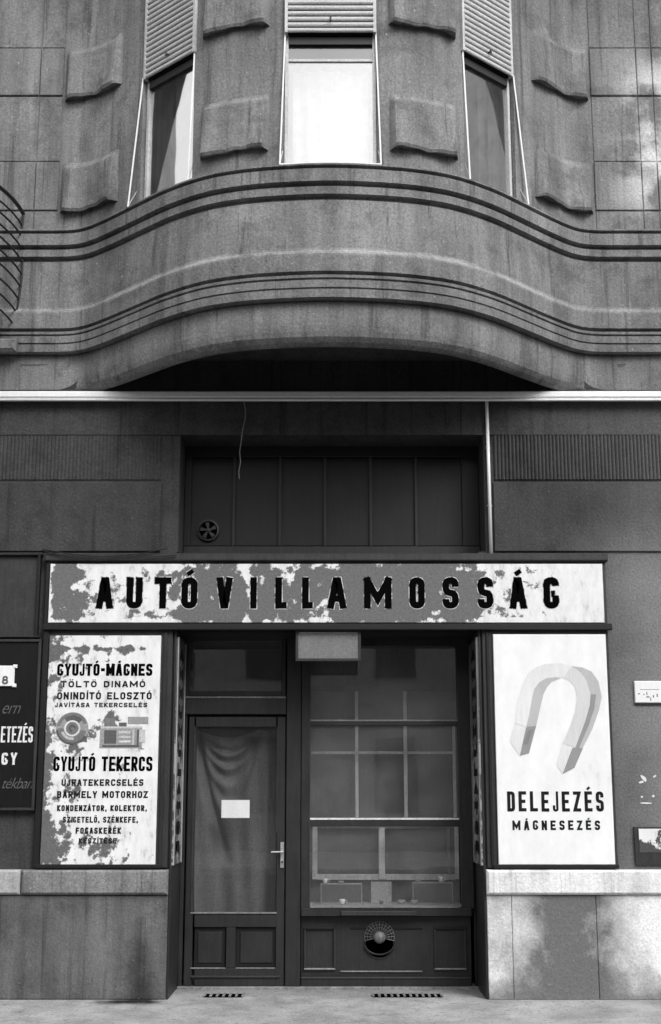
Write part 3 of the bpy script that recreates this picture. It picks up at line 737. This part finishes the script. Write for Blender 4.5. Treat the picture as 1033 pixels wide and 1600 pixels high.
# ---------------------------------------------------------------- lettering (block letters drawn as strokes)
def fil(pts, r, closed=False, only=None):
    out = []; n = len(pts)
    for i, p_ in enumerate(pts):
        if (not closed and i in (0, n - 1)) or (only is not None and i not in only): out.append(p_); continue
        p_ = Vector(p_); a = Vector(pts[i - 1]); b = Vector(pts[(i + 1) % n])
        da, db = (a - p_), (b - p_); rr = min(r, da.length * .499, db.length * .499)
        A_, B_ = p_ + da.normalized() * rr, p_ + db.normalized() * rr
        for k in range(6):
            t = k / 5; q_ = A_ * (1 - t) ** 2 + p_ * 2 * t * (1 - t) + B_ * t * t; out.append((q_.x, q_.y))
    return out
GL = {'A': [[(0, 0), (.40, 1), (.60, 1), (1, 0)], [(.2, .27), (.8, .27)]], 'C': [('r', [(1, .68), (1, 1), (0, 1), (0, 0), (1, 0), (1, .32)])],
      'B': [('rc', [(0, 1), (.95, 1), (.95, .52), (0, .52)], (1, 2)), ('rc', [(0, .5), (1, .5), (1, 0), (0, 0)], (1, 2)), [(0, 0), (0, 1)]],
      'D': [('rc', [(0, 0), (0, 1), (1, 1), (1, 0)], (2, 3))], 'E': [[(1, 1), (0, 1), (0, 0), (1, 0)], [(0, .5), (.8, .5)]],
      'F': [[(1, 1), (0, 1), (0, 0)], [(0, .5), (.8, .5)]], 'G': [('r', [(1, .76), (1, 1), (0, 1), (0, 0), (1, 0), (1, .42)]), [(1.0, .46), (.42, .46)]],
      'H': [[(0, 0), (0, 1)], [(1, 0), (1, 1)], [(0, .5), (1, .5)]], 'I': [[(.5, 0), (.5, 1)]], 'J': [('r', [(1, 1), (1, 0), (0, 0), (0, .22)])],
      'K': [[(0, 0), (0, 1)], [(1, 1), (.1, .5), (1, 0)]], 'L': [[(0, 1), (0, 0), (1, 0)]], 'M': [[(0, 0), (0, 1)], [(0, 1), (.5, .25), (1, 1)], [(1, 1), (1, 0)]],
      'N': [[(0, 0), (0, 1)], [(0, 1), (1, 0)], [(1, 0), (1, 1)]], 'O': [('rc', [(0, 0), (0, 1), (1, 1), (1, 0)], (0, 1, 2, 3))],
      'P': [('rc2', [(0, 0), (0, 1), (1, 1), (1, .45), (0, .45)], (2, 3))], 'R': [('rc2', [(0, 0), (0, 1), (1, 1), (1, .48), (0, .48)], (2, 3)), [(.45, .48), (1, 0)]],
      'S': [('r', [(1, .72), (1, 1), (0, 1), (0, .52), (1, .48), (1, 0), (0, 0), (0, .28)])], 'T': [[(0, 1), (1, 1)], [(.5, 1), (.5, 0)]],
      'U': [('r', [(0, 1), (0, 0), (1, 0), (1, 1)])], 'V': [[(0, 1), (.40, 0), (.60, 0), (1, 1)]], 'Y': [[(0, 1), (.5, .42), (1, 1)], [(.5, .45), (.5, 0)]],
      'Z': [[(0, 1), (1, 1), (0, 0), (1, 0)]], ',': [[(.4, .05), (.25, -.12)]], '-': [[(.1, .5), (.9, .5)]],
      '8': [('rc', [(.08, .53), (.08, 1), (.92, 1), (.92, .53)], (0, 1, 2, 3)), ('rc', [(0, 0), (0, .5), (1, .5), (1, 0)], (0, 1, 2, 3))]}
ACC = {'Á': ('A', 'a'), 'É': ('E', 'a'), 'Í': ('I', 'a'), 'Ó': ('O', 'a'), 'Ú': ('U', 'a'), 'Ö': ('O', 'd'), 'Ő': ('O', 'h')}
def ribbon(mb_, pts, t, closed, put, eps):
    n = len(pts); V2 = [Vector(p_) for p_ in pts]; L_, R_ = [], []
    for i in range(n):
        a = V2[i - 1] if (i > 0 or closed) else None; b = V2[(i + 1) % n] if (i < n - 1 or closed) else None
        d1 = (V2[i] - a).normalized() if a is not None and (V2[i] - a).length > 1e-9 else None
        d2 = (b - V2[i]).normalized() if b is not None and (b - V2[i]).length > 1e-9 else None
        d1 = d1 or d2; d2 = d2 or d1
        n1, n2 = Vector((-d1.y, d1.x)), Vector((-d2.y, d2.x)); nn_ = (n1 + n2)
        nn_ = n1 if nn_.length < 1e-6 else nn_.normalized(); c_ = max(.42, nn_.dot(n1))
        q_ = V2[i]
        if not closed and i == 0: q_ = q_ - d2 * 0
        L_.append(q_ + nn_ * t / 2 / c_); R_.append(q_ - nn_ * t / 2 / c_)
    for i in range(n if closed else n - 1):
        j = (i + 1) % n; mb_.poly([put(R_[i].x, R_[i].y, eps), put(R_[j].x, R_[j].y, eps), put(L_[j].x, L_[j].y, eps), put(L_[i].x, L_[i].y, eps)])
def letter(mb_, ch, x, z, wd, h, t, put, grow=0):
    """letter ch with its box's lower left at x,z; t stem width; grow widens strokes for a halo"""
    acc = None
    if ch in ACC: ch, acc = ACC[ch]
    iw, ih = wd - t, h - t; k = 0
    def tr(p_): return (x + t / 2 + p_[0] * iw, z + t / 2 + p_[1] * ih)
    for s_ in GL.get(ch, []):
        closed = False
        if isinstance(s_, tuple):
            closed = s_[0] == 'rc' and ch in 'DO8'
            pts = [tr(q_) for q_ in s_[1]]; pts = fil(pts, iw * .52, closed, s_[2] if len(s_) > 2 else None)
        else: pts = [tr(q_) for q_ in s_]
        ext = (t / 2 if ch not in 'CGS' else -t * .1) + grow
        if not closed:        # square ends reach the box
            a, b = Vector(pts[0]), Vector(pts[1]); pts[0] = tuple(a + (a - b).normalized() * ext)
            a, b = Vector(pts[-1]), Vector(pts[-2]); pts[-1] = tuple(a + (a - b).normalized() * ext)
        ribbon(mb_, pts, t + 2 * grow, closed, put, .00025 * k); k += 1
    cx = x + wd / 2; top = z + h; e = h * .09
    if acc == 'a': ribbon(mb_, [(cx - t * .35, top + e), (cx + t * .5, top + e + h * .12)], t * .7 + 2 * grow, False, put, .0)
    if acc == 'd':
        for d_ in (-1, 1): ribbon(mb_, [(cx + d_ * wd * .2, top + e), (cx + d_ * wd * .2, top + e + t * .8)], t * .8, False, put, .0)
    if acc == 'h':
        for d_ in (-1, 1): ribbon(mb_, [(cx + d_ * wd * .18 - t * .2, top + e), (cx + d_ * wd * .18 + t * .3, top + e + h * .13)], t * .6, False, put, .0)
def plane_xz(Y):
    return lambda x, z, e: (x, Y - e, z)
def line(parent, s_, x0, x1, ybase, ytop, Y, mat, tr_=.18, fill=.78, jit=0):
    """a line of lettering between measured x0..x1, y top..base on the board plane Y"""
    xm = (x0 + x1) / 2; X0, _ = at(x0, ybase, Y); X1, _ = at(x1, ybase, Y); z0 = at(xm, ybase, Y)[1]; z1 = at(xm, ytop, Y)[1]
    wt = {'I': .45, 'Í': .45, ',': .5, ' ': .7, 'M': 1.3, 'J': .8, '-': .7}
    tot = sum(wt.get(c, 1) for c in s_) - (1 - fill) ; adv = (X1 - X0) / tot; h = z1 - z0; t = h * tr_
    mb_ = MB(); x = X0; put = plane_xz(Y)
    for c in s_ + ' ':
        ww = wt.get(c, 1) * adv - (1 - fill) * adv
        if c in 'IÍ': ww = max(t, ww * .5)
        if c != ' ': letter(mb_, c, x, z0 + random.uniform(-jit, jit) * h, max(ww, t * 1.2), h, min(t, ww * .42) if c not in 'IÍ,-' else t, put)
        elif mb_.v: mb_.build('lettering', mat, parent); mb_ = MB()        # one mesh per word
        x += wt.get(c, 1) * adv

# main fascia sign
FY = -.062
a = rect(77, 881, 943, 973, FY)
sg = thing('fascia_sign', ((a[0] + a[2]) / 2, FY, a[1]), 'long peeling white sign reading AUTÓVILLAMOSSÁG over the door and window', 'sign')
M['fascia'] = peeled('peeling_fascia_paint', a[2] - a[0], a[3] - a[1],
    [(0, .12), (.012, .56), (.05, .52), (.08, .27), (.20, .25), (.25, .48), (.30, .60), (.345, .60), (.357, .25), (.37, .58), (.42, .50), (.45, .46), (.50, .44), (.55, .60), (.72, .58), (.77, .54), (.80, .26), (.84, .28), (.90, .18), (1, .10)],
    [(0, -.0), (.03, 0.0), (.10, .16), (.5, .12), (.85, .14), (.94, .0), (1, 0)], under=.13, scale=9)
box('board', 'fascia', sg, a[0], FY, a[1], a[2], -.031, a[3], .003)
M['halo'] = peeled('flaking_outline', 4, 1, [(0, .3), (1, .3)], [(0, .17), (1, .17)], under=.12, scale=18)
LET = (('A', 150, 176), ('U', 197, 222), ('T', 241, 267), ('Ó', 283, 308), ('V', 338, 363), ('I', 391, 401), ('L', 430, 448), ('L', 472, 489), ('A', 512, 541), ('M', 569, 612), ('O', 640, 664),
       ('S', 692, 717), ('S', 747, 771), ('Á', 797, 823), ('G', 850, 874))
for c, x0, x1 in LET:
    X0, X1 = at(x0, 950, FY)[0], at(x1, 950, FY)[0]; z0, z1 = at(516, 951, FY)[1], at(516, 902, FY)[1]; t = at(8.6, 950, FY)[0] - at(0, 950, FY)[0]
    t = min(t * 1.22, (X1 - X0))
    h_ = MB(); letter(h_, c, X0, z0, X1 - X0, z1 - z0, t, plane_xz(FY - .0006), .0048); h_.build('letter_outline', 'halo', sg)
    l_ = MB(); letter(l_, c, X0, z0, X1 - X0, z1 - z0, t, plane_xz(FY - .002)); l_.build('letter', 'ink', sg)

# left advertising board
BY = -.05
a = rect(70, 993, 247, 1351, BY)
ls = thing('advertising_sign', ((a[0] + a[2]) / 2, BY, a[1]), 'peeling white board headed GYUJTÓ-MÁGNES with rows of black lettering left of the door', 'sign')
M['lsign'] = peeled('peeling_board_paint', a[2] - a[0], a[3] - a[1],
    [(0, .50), (.06, .42), (.14, .30), (.35, .27), (.6, .22), (.85, .12), (1, .04)],
    [(0, .20), (.12, .26), (.2, .10), (.45, .14), (.55, .16), (.60, .14), (.7, .05), (.90, .12), (.94, .36), (.965, .1), (1, .12)], under=.12, scale=8)
box('board', 'lsign', ls, a[0], BY, a[1], a[2], -.031, a[3], .003)
LY = BY - .0015
for s_, x0, x1, yt, yb, tt, fi in (('GYUJTÓ-MÁGNES', 89, 238, 1037, 1056, .26, .84), ('TÖLTŐ DINAMÓ', 95, 227, 1064, 1074, .24, .76), ('ÖNINDÍTÓ ELOSZTÓ', 89, 237, 1081.5, 1093, .23, .78),
        ('JAVÍTÁSA TEKERCSELÉS', 86, 230, 1098, 1105, .24, .76), ('GYUJTÓ TEKERCS', 83, 238, 1182, 1205, .25, .84), ('ÚJRATEKERCSELÉS', 96, 224, 1217.5, 1228, .23, .78),
        ('BÁRMELY MOTORHOZ', 89, 231, 1236, 1247, .23, .78), ('KONDENZÁTOR, KOLEKTOR,', 89, 229, 1258, 1267.5, .24, .78), ('SZIGETELŐ, SZÉNKEFE,', 98, 215, 1276, 1285.5, .24, .78),
        ('FOGASKERÉK', 118, 189, 1293, 1303, .24, .76), ('KÉSZÍTÉSE', 123, 182, 1309.5, 1318, .24, .76)):
    line(ls, s_, x0, x1, yb, yt, LY, 'ink' if tt > .245 else 'inkr', tt, fi)
# the two printed pictures: a wound stator ring and an armature block
px1 = 1.0 / 209
def disc(cx, cy, prof, mat, name='print', y=LY, seg=28, a0=0, a1=360):
    X, Z = at(cx, cy, BY); mm = MB(); n = seg
    for k in range(n):
        t0, t1_ = R(a0 + (a1 - a0) * k / n), R(a0 + (a1 - a0) * (k + 1) / n); r0, r1 = prof[0] * px1, prof[1] * px1
        mm.poly([(X + math.cos(t) * r, y, Z + math.sin(t) * r) for t, r in ((t0, r0), (t0, r1), (t1_, r1), (t1_, r0))])
    return mm.build(name, mat, ls)
for k, (r0, r1, mt, a0, a1) in enumerate(((0, 25, 'mg2', 0, 360), (19, 24, 'mg3', 20, 170), (13, 22, 'mg3', 180, 350), (11, 20, 'mg4', 40, 130), (10, 12.5, 'mg0', 0, 360), (0, 9.5, 'mg3', 0, 360), (2, 6, 'mg4', 0, 270), (22, 25, 'mg4', 185, 330), (14, 18, 'mg1', 200, 280))):
    disc(113, 1138, (r0, r1), mt, 'motor_print', LY - .0002 * k, 28, a0, a1)
def pr(x0, y0, x1, y1, mt, k=0):
    a_ = rect(x0, y0, x1, y1, BY); MB().poly([(a_[0], LY - .0002 * k, a_[1]), (a_[2], LY - .0002 * k, a_[1]), (a_[2], LY - .0002 * k, a_[3]), (a_[0], LY - .0002 * k, a_[3])]).build('coil_print', mt, ls)
for k, (x0, y0, x1, y1, mt) in enumerate(((156, 1135, 222, 1169, 'mg2'), (163, 1122, 180, 1135, 'mg3'), (186, 1129, 198, 1136, 'mg4'), (200, 1120, 232, 1131, 'mg2'), (158, 1135, 222, 1138, 'mg1'), (163, 1141, 182, 1162, 'mg4'), (186, 1142, 204, 1146, 'mg1'), (186, 1150, 204, 1153, 'mg1'),
        (186, 1157, 204, 1160, 'mg0'), (207, 1140, 210, 1166, 'mg1'), (214, 1140, 217, 1166, 'mg4'), (160, 1164, 218, 1167, 'mg4'), (218, 1140, 227, 1160, 'mg1'))): pr(x0, y0, x1, y1, mt, k)

# right magnet board
a = rect(775, 991, 954, 1351, BY)
rsn = thing('advertising_sign', ((a[0] + a[2]) / 2, BY, a[1]), 'clean white board with a horseshoe magnet above DELEJEZÉS, right of the window', 'sign')
s = N('clean_white_board'); p_ = s.pos(True)
M['wsign'] = s.col(s.ramp(s.noise(p_, 5, 8, .7, (1, 1, .5)), [(.28, .62), (.40, .78), (.6, .86)]), .5, .3)
box('board', 'wsign', rsn, a[0], BY, a[1], a[2], -.031, a[3], .003)
line(rsn, 'DELEJEZÉS', 793, 944, 1268, 1236.5, LY, 'inkr', .235, .68, .008)
line(rsn, 'MÁGNESEZÉS', 801, 938, 1297, 1282, LY, 'inkr', .22, .6, .02)
def mag(pts, mt, k):
    q_ = [at(740 + x / 3.526, 960 + y / 3.526, BY) for x, y in pts]
    MB().poly([(x, LY - .0002 * k, z) for x, z in reversed(q_)]).build('magnet_print', mt, rsn)
out = [(228, 600), (245, 480), (270, 385), (300, 325), (345, 290), (400, 272), (480, 268), (540, 285), (590, 320), (622, 365), (645, 440), (640, 500), (615, 590), (560, 735)]
inn = [(490, 710), (530, 620), (558, 540), (570, 460), (558, 400), (530, 365), (495, 350), (450, 346), (400, 352), (360, 375), (335, 410), (322, 460), (305, 560), (290, 620)]
def strip(A_, B_, mt, k):      # quads between two matched outlines
    n = min(len(A_), len(B_))
    mm = MB()
    for i in range(n - 1):
        q_ = [at(740 + x / 3.526, 960 + y / 3.526, BY) for x, y in (A_[i], A_[i + 1], B_[i + 1], B_[i])]
        mm.poly([(x, LY - .0002 * k, z) for x, z in q_])
    mm.build('magnet_print', mt, rsn)
ir = list(reversed(inn))
strip(out[:8], ir[:8], 'mw0', 1); strip(out[7:], ir[7:], 'mw1', 1)
strip([(540, 285), (590, 320), (622, 365), (645, 440), (640, 500), (615, 590), (560, 735)], [(600, 292), (650, 315), (688, 370), (706, 455), (690, 530), (655, 630), (600, 740)], 'mw2', 2)
strip([(645, 440), (640, 500), (615, 590), (560, 735)], [(675, 440), (665, 520), (635, 610), (580, 738)], 'mw3', 3)
strip([(322, 460), (305, 560), (290, 620)], [(378, 470), (360, 545), (345, 614)], 'mw2', 2)
strip([(335, 410), (360, 375), (400, 352), (450, 346)], [(385, 440), (405, 400), (430, 372), (480, 352)], 'mw2', 2); mag([(322, 460), (335, 410), (385, 440), (378, 470)], 'mw2', 2)
mag([(290, 622), (345, 614), (305, 765), (255, 780)], 'mw3', 2); mag([(300, 640), (330, 630), (300, 715), (272, 720)], 'mw4', 3)
mag([(228, 602), (288, 622), (254, 780), (200, 700)], 'mw0', 2)
mag([(545, 735), (602, 738), (556, 845), (490, 880)], 'mw3', 2); mag([(490, 712), (543, 735), (490, 878), (458, 830)], 'mw0', 2)

# narrow lettered boards on the two reveals (AKKUMULÁTOR, one letter under the other)
def reveal_board(s_, X, lab):
    y0, y1 = -.015, .40
    z0, z1 = at(516, 1352, 0)[1], at(516, 996, 0)[1]
    th_ = thing('reveal_sign', (X, .15, z0), lab, 'sign')
    f = X + s_ * .017
    M['rv'] = peeled('peeled_reveal_%d' % (s_ + 1), .4, z1 - z0, [(0, .4), (1, .4)], [(0, .12), (.3, .05), (.5, .10), (.6, .24), (1, .32)], under=.08, over=.30, scale=12)
    x0, x1 = sorted((f, f + s_ * .012)); MB().box(x0, y0, z0, x1, y1, z1).build('board', 'rv', th_)
    fx_ = f + s_ * .012; x0, x1 = sorted((fx_, fx_ + s_ * .006))
    MB().box(x0, y0, z0, x1, y0 + .014, z1).build('board_edge', 'boxrim' if s_ > 0 else 'edge', th_); MB().box(x0, y1 - .014, z0, x1, y1, z1).build('board_edge', 'boxrim' if s_ > 0 else 'edge', th_)
    def put(u, z, e): return (fx_ + s_ * (.0015 + e), (y0 + .2075 - u) if s_ < 0 else (y0 + .2075 + u), z)
    H = (z1 - z0) / 11.6
    for k, c in enumerate('AKKUMULÁTOR'):
        mm = MB(); letter(mm, c, -.10, z1 - (k + 1) * H - .02, .20, H * .70, .055, put); mm.build('letter', 'inkr', th_)
reveal_board(1, XL, 'narrow worn board lettered AKKUMULÁTOR downwards on the left side of the doorway')
reveal_board(-1, XR, 'narrow worn board lettered AKKUMULÁTOR downwards on the right side of the window recess')

# small blank plate hanging under the fascia
a = rect(462, 984, 564, 1033, -.02)
hp = thing('hanging_plate', ((a[0] + a[2]) / 2, -.02, a[1]), 'blank grey framed plate hanging under the fascia between door and window', 'sign')
box('plate', 'plate', hp, a[0] + .02, -.022, a[1] + .02, a[2] - .02, -.005, a[3] - .02, 0)
for q_ in ((a[0], a[1], a[2], a[1] + .02), (a[0], a[3] - .02, a[2], a[3]), (a[0], a[1] + .0201, a[0] + .02, a[3] - .0201), (a[2] - .02, a[1] + .0201, a[2], a[3] - .0201)):
    box('plate_frame', 'wood2', hp, q_[0], -.03, q_[1], q_[2], -.002, q_[3], .002)
box('pale_streak', 'frame', hp, a[0] + .03, -.0235, a[3] - .027, a[2] - .03, -.0222, a[3] - .021, 0)  # pale streak along the top of the plate

# dark neighbouring shop board at the left edge
a = rect(-150, 1003, 55, 1262, -.045)
ns = thing('neighbour_sign', (a[0], -.045, a[1]), 'black framed shop board with white lettering at the left edge of the front', 'sign')
box('board', 'dsign', ns, a[0], -.04, a[1], a[2], -.002, a[3])
for q_ in ((a[0], a[1] - .02, a[2] + .02, a[1]), (a[0], a[3], a[2] + .02, a[3] + .02), (a[2], a[1] + .0001, a[2] + .02, a[3] - .0001)): box('frame_strip', 'wood2', ns, q_[0], -.055, q_[1], q_[2], -.002, q_[3])
line(ns, 'ETEZÉS', 1, 51, 1160, 1135, -.042, 'inkw', .22, .82); line(ns, 'GY', 2, 26, 1195, 1176, -.042, 'inkw', .2, .7)
def script(s_, x0, yb, size, parent, Y):
    cu = bpy.data.curves.new('script', 'FONT'); cu.body = s_; cu.size = size; cu.shear = .45; cu.space_character = .92; cu.offset = -.001
    ob = bpy.data.objects.new('script', cu); C.collection.objects.link(ob); bpy.context.view_layer.update()
    me = bpy.data.meshes.new_from_object(ob.evaluated_get(bpy.context.evaluated_depsgraph_get())); bpy.data.objects.remove(ob)
    X, Z = at(x0, yb, Y); mm = MB()
    wv = [(v.co.x * .8, 0, v.co.y) for v in me.vertices]
    mm.v = [(X + x, Y, Z + z) for x, _, z in wv]; mm.f = [tuple(pl.vertices) for pl in me.polygons]
    bpy.data.meshes.remove(me); return mm.build('lettering', 'inkg', parent)
script('ern', 1, 1115, .135, ns, -.042); script('tékban', 1, 1232, .115, ns, -.042)
a8 = rect(-22, 1040, 22, 1072, -.06)
np_ = thing('number_plate', ((a8[0] + a8[2]) / 2, -.05, a8[1]), 'small white plate with the figure 8 on the black board at the left edge', 'plate')
box('plate', 'white', np_, a8[0], -.058, a8[1], a8[2], -.045, a8[3])
for zz in (a8[1] - .008, a8[3] - .018): box('corner_tab', 'white', np_, a8[2] - .012, -.0605, zz, a8[2] + .018, -.0465, zz + .026)
mm = MB(); q_ = at(3, 1069, -.06); letter(mm, '8', q_[0], q_[1], .045, .062, .013, plane_xz(-.0595)); mm.build('lettering', 'mg4', np_)
# dark fascia panel of the neighbour shop above
a = rect(-150, 868, 58, 994, -.03)
nf = thing('neighbour_fascia', (a[0], -.03, a[1]), 'plain dark board of the next shop above the black lettered board', 'fascia')
box('board', 'wood2', nf, a[0], -.02, a[1], a[2], -.018 + .016, a[3]); 
for q_ in ((a[0], a[1] - .012, a[2] + .03, a[1]), (a[0], a[3], a[2] + .03, a[3] + .02)): box('moulding', 'wood', nf, q_[0], -.05, q_[1], q_[2], -.002, q_[3])
box('moulding', 'woodd', nf, a[2], -.05, a[1] + .0001, a[2] + .018, -.002, a[3] - .0001)

# right hand wall plates and scraps
a = rect(992, 1064, 1085, 1098, -.02)
sp = thing('street_plate', (a[0], -.02, a[1]), 'small white enamel plate with faint marks at the right edge of the wall', 'plate')
box('plate', 'white', sp, a[0], -.02, a[1], a[2], -.002, a[3], .004); pbox('plate_shadow_edge', 'wood2', sp, 993, 1098.3, 1085, 1100.5, -.014, -.002, 0)
for x, y, w_, h_ in ((997, 1083, 3, 2), (1005, 1084, 2, 2), (1010, 1081, 1.5, 5), (1010, 1088, 5, 2), (1016, 1090, 1.5, 5), (1020, 1086, 2, 4), (1026, 1084, 2, 5), (1000, 1077, 30, .8)):
    a_ = rect(x, y, x + w_, y + h_, -.02); MB().poly([(a_[0], -.0206, a_[1]), (a_[2], -.0206, a_[1]), (a_[2], -.0206, a_[3]), (a_[0], -.0206, a_[3])]).build('mark', 'mg3', sp)
a = rect(992, 1292, 1090, 1352, -.018)
nb = thing('notice_board', (a[0], -.02, a[1]), 'dark notice board with torn white paper low at the right edge', 'notice board')
box('board', 'wood2', nb, a[0], -.02, a[1], a[2], -.002, a[3]); 
M['torn'] = peeled('torn_poster', .4, .27, [(0, .35), (.3, .22), (.6, .30), (1, .3)], [(0, .5), (.3, .22), (.6, .12), (1, .0)], under=.07, over=.8, scale=14)
a_ = rect(999, 1295, 1085, 1332, -.024); MB().box(a_[0], -.023, a_[1], a_[2], -.0205, a_[3]).build('torn_paper', 'torn', nb)
rnd = random.Random(3)
def scrap(cx, cy, w_, h_, rot, lab, grp=None):
    pts = []
    for k in range(9):
        t = 2 * math.pi * k / 9; r_ = rnd.uniform(.7, 1.1); x, y = math.cos(t) * w_ * r_ / 2, math.sin(t) * h_ * r_ / 2
        X, Z = at(cx + x * math.cos(rot) - y * math.sin(rot), cy + x * math.sin(rot) + y * math.cos(rot), -.004); pts.append((X, Z))
    tag(MB().slab(pts, -.004, -.0005).build('paper_scrap', 'paper'), lab, 'paper', grp)
scrap(1006, 1216, 16, 6, .9, 'largest torn scrap of white paper stuck on the right wall between plate and notice board')
scrap(1002, 1222, 9, 4, -.2, 'small scrap left below the largest paper scrap on the right wall')
scrap(1023, 1213, 6, 3.5, -.6, 'small scrap right of the largest paper scrap on the right wall')
scrap(1003, 1245, 3.5, 3, 0, 'tiny left dot of paper above the thin paper strip on the right wall')
scrap(1021, 1244, 4, 5, 0, 'tiny right dot of paper above the thin paper strip on the right wall')
scrap(1010, 1255, 20, 2.5, .03, 'thin horizontal strip of paper low on the right wall')

# door curtain and note
def cf(u, v):
    x = 303 + 129 * u; sag = 13 * math.sin(math.pi * min(1, u / .82)) ** 1.2 if u < .82 else 4 * math.sin(math.pi * (u - .82) / .18)
    yt = 1139 + sag; y = yt + (1429 - yt) * v
    # swags hung from the top left corner and from the point at four fifths of the width
    # swags hung from the top left corner and from the nail at four fifths of the width
    f_ = 0
    for dep, wdt, amp in ((.12, .020, .018), (.22, .024, .026), (.36, .034, .022), (.55, .05, .014)):
        c_ = dep * 4 * (u / .82) * (1 - u / .82) if u < .82 else -1
        if u < .82: f_ -= amp * math.exp(-((v - c_ * .62) / wdt) ** 2) * math.sin(math.pi * u / .82)
    cl = .04 + .30 * (v / .62) ** 1.3
    f_ -= .030 * math.exp(-((u - cl) / (.035 + .06 * v)) ** 2) * max(0, 1 - (v / .75) ** 3)
    f_ += .012 * math.sin(u * 7 + v * 3) * min(1, v * 2) + .003 * math.sin(u * 24 - v * 4)
    f_ -= .012 * math.exp(-((u - .97 + .06 * v) / .05) ** 2)
    f_ = -f_ * 2.6
    Y = GY + .14 + f_
    X, Z = at(x, y, GY + .11); return (X, Y, Z)
tag(MB().grid(cf, 70, 130).build('door_curtain', 'cloth', smooth=True), 'grey sagging cloth curtain hung inside the glazed shop door', 'curtain')
dbk = rect(290, 1120, 446, 1440, GY + .25); MB().box(dbk[0], GY + .25, dbk[1], dbk[2], GY + .26, dbk[3] + .05).build('inner_screen', 'woodd', sf)
a = rect(346, 1250, 390, 1278, GY)
q_ = (GY + .005)
tag(MB().grid(lambda u, v: (a[0] + (a[2] - a[0]) * u, q_ - .004 * math.sin(u * 3) ** 2, a[1] + (a[3] - a[1]) * v), 8, 3).build('paper_note', 'paper'), 'small blank white paper note stuck on the door glass', 'note')

# ---------------------------------------------------------------- iron balcony at the left edge
bx = at(20, 440, -.05)[0]
bc = thing('balcony', (bx - .6, 0, 4.95), 'bulging black iron balcony cut off by the left edge beside the bay', 'balcony')
box('slab', 'soot', bc, bx - 2.6, -.85, 4.97, bx - .10, -.06, 5.06, .02)
box('bracket_stone', 'ledge_l', bc, bx - .6, -.12, 4.86, bx + .07, -.06, 4.965, .02)
def hoop(z, bulge, dx):
    pts = []
    for k in range(13):
        t = k / 12 * math.pi / 2
        pts.append((bx + dx + bulge * .25 - (.62) * (1 - math.cos(t)), -.03 - (.80 + bulge) * math.sin(t), z))
    pts.append((bx - 2.6, pts[-1][1], z)); return pts
zz = 5.10
for k in range(10):
    z = 5.12 + k * .105; b_ = .16 * math.sin(math.pi * min(1, (k + 1) / 9.0)); MB().tube(hoop(z, b_, .05 * k / 9), .008 if k < 9 else .016, 6).build('rail', 'iron', bc)
for (f_, nm) in ((0, 'end_bar'), (.35, 'baluster'), (.62, 'baluster'), (.85, 'baluster')):
    pts = []
    for k in range(10):
        z = 5.05 + k * .113; b_ = .16 * math.sin(math.pi * min(1, (k + 1) / 9.0)); t = f_ * math.pi / 2
        pts.append((bx + .05 * k / 9 + b_ * .25 - .62 * (1 - math.cos(t)), -.03 - (.80 + b_) * math.sin(t), z))
    MB().tube(pts, .012 if f_ == 0 else .009, 6).build(nm, 'iron', bc)

# ---------------------------------------------------------------- the street round about (seen mirrored in the bay windows)
def town_house(x0, y0, x1, y1, h, mat, lab, face):
    th_ = thing('town_house', ((x0 + x1) / 2, (y0 + y1) / 2, 0), lab, 'building')
    box('wall', mat, th_, x0, y0, 0, x1, y1, h, 0)
    yf = y1 if face > 0 else y0
    box('cornice', mat, th_, x0, yf, h - .5, x1, yf + face * .4, h - .1, .05)
    first = None; n = max(1, int(abs(x1 - x0) / 3))
    for r_ in range(int(h // 3.6)):
        for k in range(n):
            cx = x0 + (x1 - x0) * (k + .5) / n; z = 1 + r_ * 3.6
            if z + 2.1 > h - .6: continue
            if first is None: first = MB().box(cx - .55, yf + .002 * face, z, cx + .55, yf + .05 * face, z + 2).build('window', 'glass_up' if False else 'woodd', th_); fz_ = Vector(WP[first]); c0_ = cx; z0_ = z
            else: same(first, fz_ + Vector((cx - c0_, 0, z - z0_)), th_)
    return th_
town_house(-22, -30, -7, -20, 13, 'city', 'rendered town house across the street to the left', 1)
town_house(-6.99, -30, 7, -20, 11.5, 'city_dark', 'lower dark town house directly across the street', 1)
town_house(7.01, -30, 24, -20, 14, 'city', 'tall town house across the street to the right', 1)
town_house(-24, -1.62, -9.3, 6, 17, 'city_dark', 'dark house standing forward on the left of the same street side', -1)
town_house(9.3, -3.2, 26, 6, 17, 'city', 'grey house standing forward on the right of the same street side', -1)

# ---------------------------------------------------------------- groups of like things
for key, grp in (('net curtain', None), ('display_box', 'boxes on the shop window shelf'), ('paper_scrap', 'paper scraps stuck on the right wall'), ('floor_grate', 'iron grates in the pavement'),
                 ('town_house', 'town houses round about'), ('reveal_sign', 'narrow boards on the sides of the shop entrance'), ('advertising_sign', 'advertising boards beside the shop entrance'),
                 ('curtain', 'curtains in the bay windows'), ('wire', 'wires above the fascia'), ('cup', 'crockery in the shop window'), ('bowl', 'bowls in the shop window')):
    for o in C.objects:
        if grp and o.parent is None and o.name.split('.')[0] == key: o['group'] = grp
